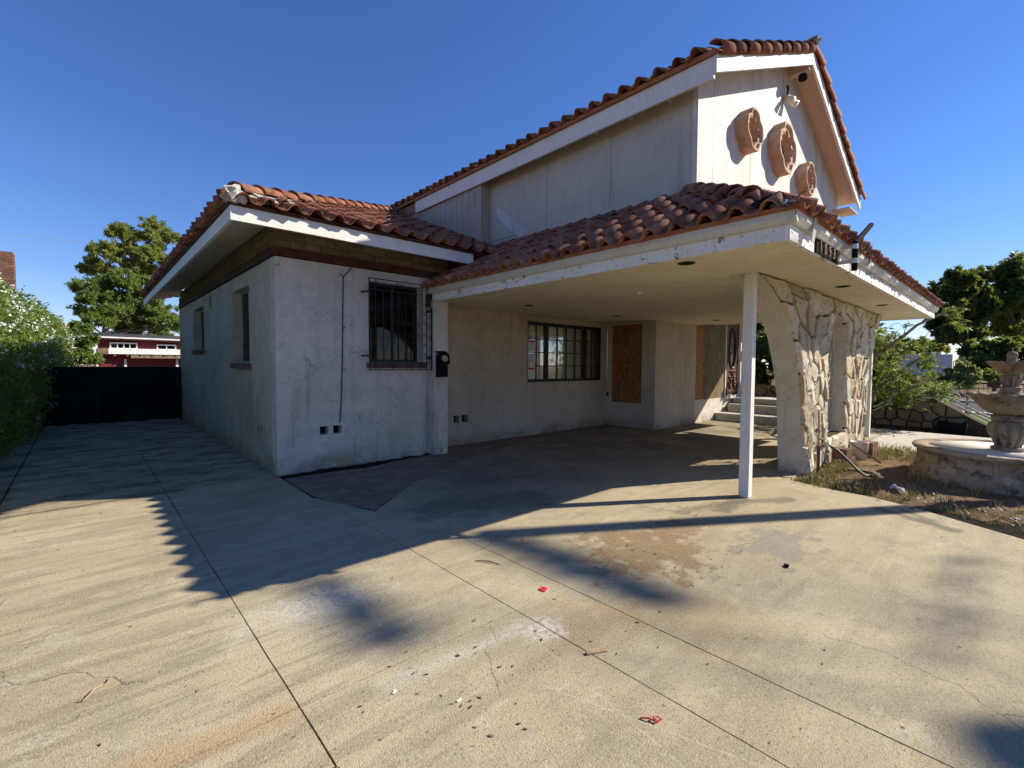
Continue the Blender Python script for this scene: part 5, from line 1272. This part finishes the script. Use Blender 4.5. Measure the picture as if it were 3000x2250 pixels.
limb([B0, f3(470, 1200, 12.8), f3(560, 1060, 12.8), f3(600, 920, 12.8), f3(620, 760, 12.8)], .04, .012)
limb([f3(470, 1200, 12.8), f3(600, 1130, 12.6), f3(740, 1010, 12.6), f3(880, 940, 12.7), f3(980, 930, 12.7)], .03, .008)
limb([f3(470, 1200, 12.8), f3(640, 1230, 12.4), f3(800, 1200, 12.4), f3(930, 1130, 12.4), f3(1000, 1000, 12.4)], .03, .008)
limb([f3(640, 1230, 12.4), f3(760, 1300, 12.3), f3(900, 1290, 12.3), f3(1050, 1240, 12.3), f3(1180, 1150, 12.3)], .025, .006)
limb([f3(680, 790, 12.2), f3(700, 720, 12.1), f3(640, 680, 12.1)], .012, .004); limb([f3(790, 700, 12.2), f3(730, 690, 12.0), f3(720, 660, 12.0)], .01, .004)
limb([f3(540, 885, 12.3), f3(700, 860, 12.1), f3(850, 800, 12.1), f3(900, 740, 12.1)], .014, .005)
limb([f3(990, 610, 12.2), f3(1080, 570, 12.3), f3(1150, 560, 12.3)], .014, .005); limb([f3(990, 610, 12.2), f3(1060, 640, 12.2), f3(1130, 690, 12.2)], .012, .005)
rel(br.build('branches', M['bark_pale'], smooth=True), fig)
spots = []
for cx_, cy_, w_, h_, n_ in ((500, 820, 80, 90, 34), (600, 800, 60, 60, 14), (520, 1000, 110, 90, 30), (690, 900, 90, 60, 20), (800, 850, 70, 60, 14), (860, 1000, 70, 90, 20), (700, 1070, 90, 60, 14), (620, 1200, 150, 70, 34), (800, 1150, 100, 60, 18), (560, 1300, 140, 80, 26), (740, 1330, 100, 60, 14), (1080, 590, 90, 60, 30), (1130, 670, 60, 60, 16), (720, 690, 30, 20, 4), (1010, 1230, 120, 60, 16), (1160, 1180, 60, 60, 10), (880, 700, 40, 40, 6)):
    for _ in range(n_): spots.append(f3(fr.gauss(cx_, w_*.55), fr.gauss(cy_, h_*.55), 12.35+fr.uniform(-.45, .45)))
for _ in range(14): spots.append(Vector((fr.uniform(12.9, 13.2), fr.uniform(-3.2, -1.9), fr.uniform(.5, 1.7))))
pet = MB()
for p in spots[:290]:
    if p.z < .25: continue
    s_ = fr.uniform(.10, .18)
    yaw = fr.uniform(0, 2*math.pi); q = Matrix.Rotation(yaw, 4, 'Z') @ Matrix.Rotation(fr.uniform(-1.5, .3), 4, 'X') @ Matrix.Rotation(fr.uniform(-.5, .5), 4, 'Y')
    m = Matrix.Translation(p) @ q @ Matrix.Diagonal((s_, s_, s_, 1))
    o = inst('leaf', LEAF, Matrix.Translation(-fig.location) @ m, fig)
    best = min((Vector(w) for st_ in stems for w in st_), key=lambda w: (w-p).length)
    if (best-p).length < .55: pet.tube([best, best.lerp(p, .5)+Vector((0, 0, .03)), p], [.005, .0035, .0025], 4)
o = rel(pet.build('twigs', M['bark_pale']), fig); o['kind'] = 'stuff'
bl = bmesh.new()
for k in range(620):
    cx_, cy_, w_, h_ = fr.choice([(520, 900, 120, 160), (600, 1050, 160, 100), (560, 1220, 160, 110), (760, 1200, 170, 90), (880, 1000, 70, 110), (470, 800, 60, 90), (1000, 1220, 120, 70)])
    p = f3(fr.gauss(cx_, w_*.6), fr.gauss(cy_, h_*.6), 12.9+fr.uniform(-.4, .7))
    if p.z < .2: continue
    t_ = bmesh.new(); t_.from_mesh(LEAF); s_ = fr.uniform(.10, .17)
    t_.transform(Matrix.Translation(p-fig.location) @ Matrix.Rotation(fr.uniform(0, 6.28), 4, 'Z') @ Matrix.Rotation(fr.uniform(-1.6, .3), 4, 'X') @ Matrix.Diagonal((s_, s_, s_, 1)))
    tm = bpy.data.meshes.new('tmp'); t_.to_mesh(tm); t_.free(); bl.from_mesh(tm); bpy.data.meshes.remove(tm)
me = bpy.data.meshes.new('foliage'); bl.to_mesh(me); bl.free(); me.materials.append(M['lf_fig']); o = bpy.data.objects.new('foliage', me); COL.objects.link(o); o.parent = fig; o['kind'] = 'stuff'
sh_ = [(470, 1050, 70), (560, 1120, 80), (520, 1240, 80), (660, 1230, 80), (480, 1330, 70), (600, 1340, 70), (780, 1250, 60), (460, 900, 60), (560, 960, 60), (900, 1210, 50)]
p_ = at_x(*zy3(560, 1400), 14.6)
tree('garden_shrub', 'dense dark shrub growing behind the leaning fig sapling', (14.6, p_.y, -.1), 2.2, clumps_x(sh_, 14.6, zy3, .5, 1.4), M['lf_feather'], M['bark'], 16000, .10, .03, 41, .05, shell=.15, cat='shrub')
# agave by the entry
ag = thing('agave', 'grey-green agave with long drooping leaves beside the entry steps', 'agave', (13.6, -3.3, 0))
for k in range(11):
    a = 2*math.pi*k/11+.2; L = fr.uniform(.6, .9); mbx = MB(); pts = []
    for j in range(6):
        t = j/5; r_ = L*t; z = .35+.55*t-.65*t*t+.0; wv = .055*(1-t**2)+.004; c_, s_ = math.cos(a), math.sin(a)
        pts.append(((13.6+r_*c_-wv*s_, -3.3+r_*s_+wv*c_, z+.02), (13.6+r_*c_, -3.3+r_*s_, z), (13.6+r_*c_+wv*s_, -3.3+r_*s_-wv*c_, z+.02)))
    for j in range(5):
        mbx.quad(pts[j][0], pts[j][1], pts[j+1][1], pts[j+1][0]); mbx.quad(pts[j][1], pts[j][2], pts[j+1][2], pts[j+1][1])
    rel(mbx.build('leaf', M['lf_grey']), ag)

# ================================================================= far things, left side
fc = thing('screened_fence', 'dark green cloth-screened gate closing the drive beside the house', 'fence', (-1.3, 8.3, 0))
for (a, b) in ((-2.62, -1.70), (-1.68, -.02)):
    cm = MB(); n, m = 18, 10
    for i in range(n):
        for j in range(m):
            def cp_(i, j):
                x = a+(b-a)*i/n; z = .03+1.35*j/m; y = 8.3+.03*mnoise.noise((x*2.5, z*1.5, 2))*(1 if 0 < j < m else .3); 
                if j == 0: z += .03*mnoise.noise((x*4, 0, 6))
                return (x, y, z)
            cm.quad(cp_(i, j), cp_(i+1, j), cp_(i+1, j+1), cp_(i, j+1))
    rel(cm.build('screen_cloth', M['cloth'], smooth=True), fc)
for x in (-2.63, -1.69, -.03): rel(MB().tube([(x, 8.34, -.05), (x, 8.34, 1.39)], .025, 8).build('post', M['iron']), fc)
rel(MB().tube([(-2.63, 8.34, 1.375), (-.03, 8.34, 1.375)], .02, 8).build('top_rail', M['iron']), fc)
# shed
def zb(x, y): return (200+x/5.53, 950+y/5.53)
by = lambda x, y, Y=20: at_y(*zb(x, y), Y)
bn = thing('red_shed', 'weathered red board shed with a white clerestory band behind the fence', 'shed', (1.0, 20, 0))
bx0 = by(470, 300).x; bx1 = 4.5; zt = by(900, 235).z
rel(MB().box(bx0, bx1, 20.06, 24, -.05, zt-.02).build('wall', M['barn']), bn)
for k in range(12):
    z0 = .1+k*.2
    if z0+.19 < zt: rel(MB().box(bx0, bx1, 20.03, 20.058, z0, z0+.192).build('board', M['barn'], None), bn)
rel(MB().obox((by(340, 205).x, 19.75, zt+.03), (bx1-by(340, 205).x, 0, -.05), (0, 4.5, .35), (0, 0, .05)).build('roof', M['asphalt']), bn)
rel(MB().obox((by(340, 205).x, 19.70, zt+.01), (bx1-by(340, 205).x, 0, -.05), (0, .045, 0), (0, 0, .06)).build('roof_edge', M['barn_white']), bn)
rel(MB().obox((by(345, 205).x, 19.76, zt-.05), (bx1-by(340, 205).x, 0, -.05), (0, .04, 0), (0, 0, .055)).build('under_fascia', M['rafter']), bn)
for (xa, ya, xb, yb_, n) in ((668, 297, 1122, 397, 4), (1432, 330, 1750, 412, 2)):
    a, b = by(xa, ya), by(xb, yb_); w = MB()
    x0_, x1_, z1_, z0_ = a.x, b.x, by((xa+xb)/2, ya).z, by((xa+xb)/2, yb_).z
    w.box(x0_, x1_, 19.97, 20.028, z0_, z0_+.03).box(x0_, x1_, 19.97, 20.028, z1_-.05, z1_).box(x0_, x0_+.05, 19.97, 20.028, z0_+.03, z1_-.05).box(x1_-.05, x1_, 19.97, 20.028, z0_+.03, z1_-.05)
    for k in range(1, n): xx = x0_+.05+(x1_-x0_-.1)*k/n; w.box(xx-.018, xx+.018, 19.972, 20.027, z0_+.03, z1_-.05)
    wo = rel(w.build('window', M['barn_white']), bn)
    for k in range(n):
        xx0 = x0_+.05+(x1_-x0_-.1)*k/n+.018; xx1 = x0_+.05+(x1_-x0_-.1)*(k+1)/n-.018
        o = MB().box(xx0, xx1, 20.0, 20.006, z0_+.03, z1_-.05).build('pane', M['glass_dark'], wo)
z1_, z0_ = by(900, 395).z, by(900, 488).z
rel(MB().box(bx0, by(645, 440).x, 19.70, 20.02, z0_, z1_).build('bare_band_board', M['barn_wood']), bn)
rel(MB().box(by(645, 440).x+.004, bx1, 19.69, 20.02, z0_+.01, z1_).build('white_band_board', M['barn_white']), bn)
rel(MB().box(by(1010, 500).x, bx1, 19.72, 19.78, by(1300, 552).z, z0_-.006).build('lower_band_board', M['barn_wood']), bn)
for k in range(9): xx = bx0+.1+k*.42; rel(MB().box(xx, xx+.06, 19.72, 20.02, z0_-.09, z0_-.004).build('rafter_tail', M['barn_wood']), bn)
for x_ in (925, 1762): a = by(x_-20, 560); b = by(x_+20, 560); rel(MB().box(a.x, b.x, 19.96, 20.028, -.05, by(x_, 565).z).build('white_post', M['barn_white']), bn)
a = by(445, 260); b = by(470, 260); rel(MB().box(a.x, b.x, 19.95, 20.028, -.05, zt-.03).build('corner_post', M['barn_white']), bn)
rel(MB().box(by(60, 600).x, a.x, 19.98, 20.02, by(300, 612).z, by(300, 590).z).build('lean_to_beam', M['rafter']), bn)
# neighbour's brick chimney
ch = thing('brick_chimney', 'red brick chimney of the neighbouring house rising above the hedge', 'chimney', (-4.0, 14.2, 0))
pr_ = at_y(*(37, 738), 14); zt_ = pr_.z
rel(MB().box(pr_.x-1.0, pr_.x-.012, 14.012, 14.65, 0, zt_-.01).build('mortar_core', M['mortar']), ch)
for r_ in range(26):
    z0 = zt_-.078*(r_+1)
    xx = pr_.x-(0 if r_ % 2 else .10)
    first = True
    while xx > pr_.x-1.0:
        a = max(pr_.x-1.0, xx-.195); b = min(pr_.x, xx)
        if b-a > .03: rel(MB().box(a+.008, b, 14.0, 14.05, z0+.008, z0+.074).build('brick', M['brick']), ch)
        xx -= .2
    if not r_ % 2: rel(MB().box(pr_.x-.10+.005, pr_.x, 14.0, 14.05, z0+.008, z0+.074).build('brick', M['brick']), ch)
    yy = 14.055
    while yy < 14.6: rel(MB().box(pr_.x-.06, pr_.x, yy, yy+.19, z0+.008, z0+.074).build('brick', M['brick']), ch); yy += .2
wp = [at_y(133, 984, 13.0), at_y(240, 982, 12.3), at_y(330, 977, 11.4), at_y(430, 965, 10.4), at_y(560, 935, 9.3)]
wp = [Vector((-6.5, 16, wp[0].z+.05))]+wp+[Vector((.6, 8.2, 3.1))]
tag(MB().tube(wp, .011, 5).build('service_wire', M['print_grey']), 'thin grey overhead wire sagging in front of the trees by the shed', 'wire')
wq = [at_y(-500, 655, 40), at_y(0, 684, 40), at_y(130, 697, 40), at_y(330, 722, 40)]
tag(MB().tube(wq, .012, 5).build('overhead_wire', M['print_grey']), 'faint overhead wire crossing the open sky above the hedge', 'wire')
# --- far right
rv = thing('motorhome', 'pale grey motorhome with dark script lettering parked across the street', 'motorhome', (66, 0, 0))
yl, yr = at_x(*zy3(470, 1000), 66).y, at_x(*zy3(1077, 1000), 66).y; zt_ = at_x(*zy3(900, 940), 66).z
rel(MB().box(66, 68.3, yr, yl, .5, zt_).build('body', M['rv'], bevel=.05), rv)
rel(MB().box(66.05, 68.25, yr-.02, yr-.003, .55, zt_-.03).build('end_panel', M['rv_white']), rv)
rel(MB().box(65.97, 68.3, yr, yl, zt_+.003, zt_+.06).build('roof_trim', M['rv_white']), rv)
rel(MB().box(66.7, 67.5, yr-.035, yr-.021, 1.3, 2.1).build('end_window', M['black']), rv)
rel(MB().box(66.6, 67.5, yr+.9, yr+1.9, zt_+.06, zt_+.32).build('roof_unit', M['rv_white'], bevel=.05), rv)
for y in (yr+1.0, yr+3.6): rel(MB().tube([(66.05, y, .38), (66.3, y, .38)], .38, 18).build('wheel', M['black']), rv)
tx_ = at_x(*zy3(960, 1050), 65.98)
o = text('Tioga Ranger', .40, (65.985, tx_.y, tx_.z), (R(90), 0, R(-90)), .004, M['print_grey'], 'lettering'); rel_m = o.matrix_basis.copy(); o.parent = rv; o.location = Vector(o.location)-rv.location
ifn = thing('iron_fence', 'low black iron fence along the far side of the street', 'fence', (27.5, -4, 0))
rel(MB().box(27.49, 27.52, -22, 14, .74, .79).box(27.49, 27.52, -22, 14, .12, .16).build('rails', M['iron']), ifn)
pk_ = MB()
for k in range(240): pk_.box(27.497, 27.513, -22+k*.15, -21.984+k*.15, .03, .74)
o = rel(pk_.build('pickets', M['iron']), ifn); o['kind'] = 'stuff'
for k in range(13): rel(MB().box(27.47, 27.54, -22+k*3, -21.93+k*3, -.05, .86).build('post', M['iron']), ifn)
# street-side trees and a pole standing to the right of the view; their shade falls on the drive
pole = thing('utility_pole', 'wooden utility pole standing beyond the fountain', 'utility pole', (9.72, -9.15, -.1))
rel(MB().tube([(9.72, -9.15, -.1), (9.72, -9.15, 7.0)], [.15, .115], 14).build('shaft', M['pole_wood']), pole)
rel(MB().tube([(9.72, -9.15, 7.0), (9.72, -9.15, 7.06)], .12, 14).build('cap', M['alu']), pole)
off = Vector((tosun.x/tosun.z, tosun.y/tosun.z, 1))
def lift(x, y, h): return Vector((x, y, 0))+off*h
stc = []
def streak(x0, y0, x1, y1, h, r_, n):
    for k in range(n):
        t = (k+.5)/n; stc.append((tuple(lift(x0+(x1-x0)*t, y0+(y1-y0)*t, h+.4*math.sin(k*2.1))), (r_*1.3, r_*1.3, r_)))
streak(.74, -3.5, .82, -5.2, 14.5, .10, 9); streak(-.72, -3.4, -.62, -4.5, 14.8, .08, 6); streak(3.3, -6.42, 1.2, -6.40, 14.6, .035, 6)
streak(1.0, -6.72, .6, -6.70, 10, .08, 3); streak(.8, -7.0, .3, -6.9, 10, .12, 3)
tree('street_tree', 'sparse tall street tree standing to the right of the fountain', (20.5, -23.5, -.1), 15, stc, M['lf_airy'], M['bark'], 1300, .14, .04, 33, .03, shell=.1)

# ================================================================= small things on the ground
rnd = random.Random(9)
lt = MB()
def bit(x, y, s, z=.003):
    a = rnd.uniform(0, 6.28); c_, s_ = math.cos(a), math.sin(a); w = s*rnd.uniform(.2, .5); up = rnd.uniform(.001, s*.35)
    i = len(lt.v); lt.v += [(x-s*c_, y-s*s_, z), (x-w*s_, y+w*c_, z+up), (x+s*c_, y+s*s_, z+.002), (x+w*s_, y-w*c_, z)]; lt.f.append((i, i+1, i+2, i+3))
for _ in range(520): bit(rnd.uniform(-2.5, 4.0), rnd.uniform(-6.6, -.2), rnd.choice([.004, .006, .008, .012]))
for cx_, cy_, sd_, n_ in ((-.7, -5.1, .25, 40), (1.4, -4.7, .3, 60), (3.0, -4.45, .35, 90), (.1, -4.9, .3, 30), (-2.2, .3, .5, 90), (-1.4, 4, 1.2, 160), (-.2, 3, .5, 120), (-2.3, 5, .35, 140), (-2.2, 7.8, .5, 120), (3.6, -2.8, 1.0, 60)):
    for _ in range(n_):
        x, y = rnd.gauss(cx_, sd_), rnd.gauss(cy_, sd_)
        if x > -.03 and y > -.4 and x < 2.6: continue
        bit(x, y, rnd.choice([.005, .008, .012, .016]))
for _ in range(500):
    y = rnd.uniform(-7.5, -4.7); x = xedge(y)+rnd.uniform(-.12, 2.2)**1; bit(x, y, rnd.choice([.012, .02, .03]), dz(x, y)+.012 if x > xedge(y) else .003)
for _ in range(160): bit(rnd.uniform(.05, 2.3), rnd.uniform(-.24, -.02), .014, .012)
tag(lt.build('leaf_litter', M['litter']), 'scattered dead leaf bits and twigs over the concrete and dirt', 'litter', kind='stuff')
gb_ = MB()
def tuft(x, y, n, h, sp):
    z0 = dz(x, y)-.01
    for _ in range(n):
        a = rnd.uniform(0, 6.28); r_ = rnd.uniform(0, sp); px, py = x+r_*math.cos(a), y+r_*math.sin(a); hh = h*rnd.uniform(.4, 1.2); b = rnd.uniform(0, 6.28); ln = hh*rnd.uniform(.1, .8); w = .004
        p0 = Vector((px, py, z0)); p1_ = p0+Vector((math.cos(b)*ln*.35, math.sin(b)*ln*.35, hh*.65)); p2_ = p0+Vector((math.cos(b)*ln, math.sin(b)*ln, hh)); s_ = Vector((-math.sin(b), math.cos(b), 0))*w
        i = len(gb_.v); gb_.v += [tuple(p0-s_), tuple(p0+s_), tuple(p1_+s_*.7), tuple(p1_-s_*.7), tuple(p2_)]; gb_.f += [(i, i+1, i+2, i+3), (i+3, i+2, i+4)]
for _ in range(60): 
    y = rnd.uniform(-5.5, -4.75); x = xedge(y)+.1+abs(rnd.gauss(0, .5)); tuft(x, y, 16, .10, .11)
for _ in range(50): tuft(rnd.uniform(7.6, 8.75), rnd.uniform(-5.6, -4.75), 20, .16, .14)
for _ in range(45): 
    y = rnd.uniform(-7.2, -5.6); x = xedge(y)+.15+abs(rnd.gauss(.25, .4)); tuft(x, y, 18, .10, .08)
for _ in range(30):
    a = rnd.uniform(math.pi*.75, math.pi*1.35); r_ = rnd.uniform(1.03, 1.35); tuft(FX+r_*math.cos(a), FY+r_*math.sin(a), 18, .16, .06)
for _ in range(40): tuft(rnd.uniform(5.2, 6.9), rnd.uniform(-5.0, -4.8), 14, .13, .08)
tag(gb_.build('dry_grass', M['grass']), 'tufts of dry yellow-green grass at the edge of the dirt bed', 'grass', kind='stuff')
wh = MB()
for _ in range(70):
    y = rnd.uniform(-7.3, -5.9); x = xedge(y)+rnd.uniform(.02, 1.0); s_ = rnd.uniform(.006, .016); wh.box(x, x+s_*1.5, y, y+s_, dz(x, y), dz(x, y)+s_*.6)
tag(wh.build('pale_gravel', M['paper']), 'small pale stone chips scattered on the dirt', 'gravel', kind='stuff')
def plate(name, label, x, y, w, l, h, rot, mat, cat='litter'):
    t = MB(); n = 5
    for i in range(n):
        for j in range(n):
            f_ = lambda i, j: (w*(i/n-.5), l*(j/n-.5), .004+h*abs(mnoise.noise((i*.7+x, j*.7+y, 1))))
            t.quad(f_(i, j), f_(i+1, j), f_(i+1, j+1), f_(i, j+1))
    o = t.build(name, mat); o.location = (x, y, 0); o.rotation_euler = (0, 0, rot); md = o.modifiers.new('thick', 'SOLIDIFY'); md.thickness = .004; return tag(o, label, cat)
plate('plastic_scrap', 'flat square red plastic scrap lying by a joint in the drive', .362, -4.558, .05, .045, .015, .4, M['red_scrap'])
tag(MB().tube([(-.15, -5.62, .004), (-.135, -5.65, .012), (-.12, -5.68, .006), (-.10, -5.69, .012), (-.095, -5.67, .008), (-.115, -5.66, .014), (-.13, -5.68, .006)], .0035, 5).build('ribbon_scrap', M['red_scrap']), 'curled red ribbon scrap on the bare concrete', 'litter')
plate('ribbon_scrap', 'tiny red shred in the sun near the dirt stain', .87, -3.823, .03, .012, .01, .2, M['red_scrap'])
tag(MB().obox((.02, -5.20, .002), (.105, -.05, 0), (.01, .02, 0), (0, 0, .008)).build('wood_chip', M['plank']), 'small flat wooden stick lying on the concrete', 'stick')
plate('paper_scrap', 'white paper scrap beside the long drive joint', -.85, -4.78, .022, .012, .01, .6, M['paper']); plate('paper_scrap', 'white paper scrap among dark leaf bits', -.66, -5.02, .026, .010, .008, .2, M['paper'])
plate('dry_leaf', 'curled dark leaf lying beside the main drive joint', -1.22, -5.02, .05, .025, .03, .9, M['litter']); plate('dry_leaf', 'black curled leaf alone on the sunny concrete', 1.98, -5.52, .06, .03, .03, .2, M['black'])
tag(MB().tube([(-1.9, -3.92, .006), (-1.86, -3.86, .01), (-1.82, -3.84, .006), (-1.80, -3.80, .012)], [.002, .004, .0035, .002], 5).build('twig', M['plank']), 'pale broken twig on the left drive slab', 'twig')
tag(MB().tube([(.3, -3.9, .005), (.36, -3.98, .012), (.40, -4.08, .005)], [.003, .006, .003], 5).build('twig', M['plank']), 'thin brown twig by the curved joint', 'twig')
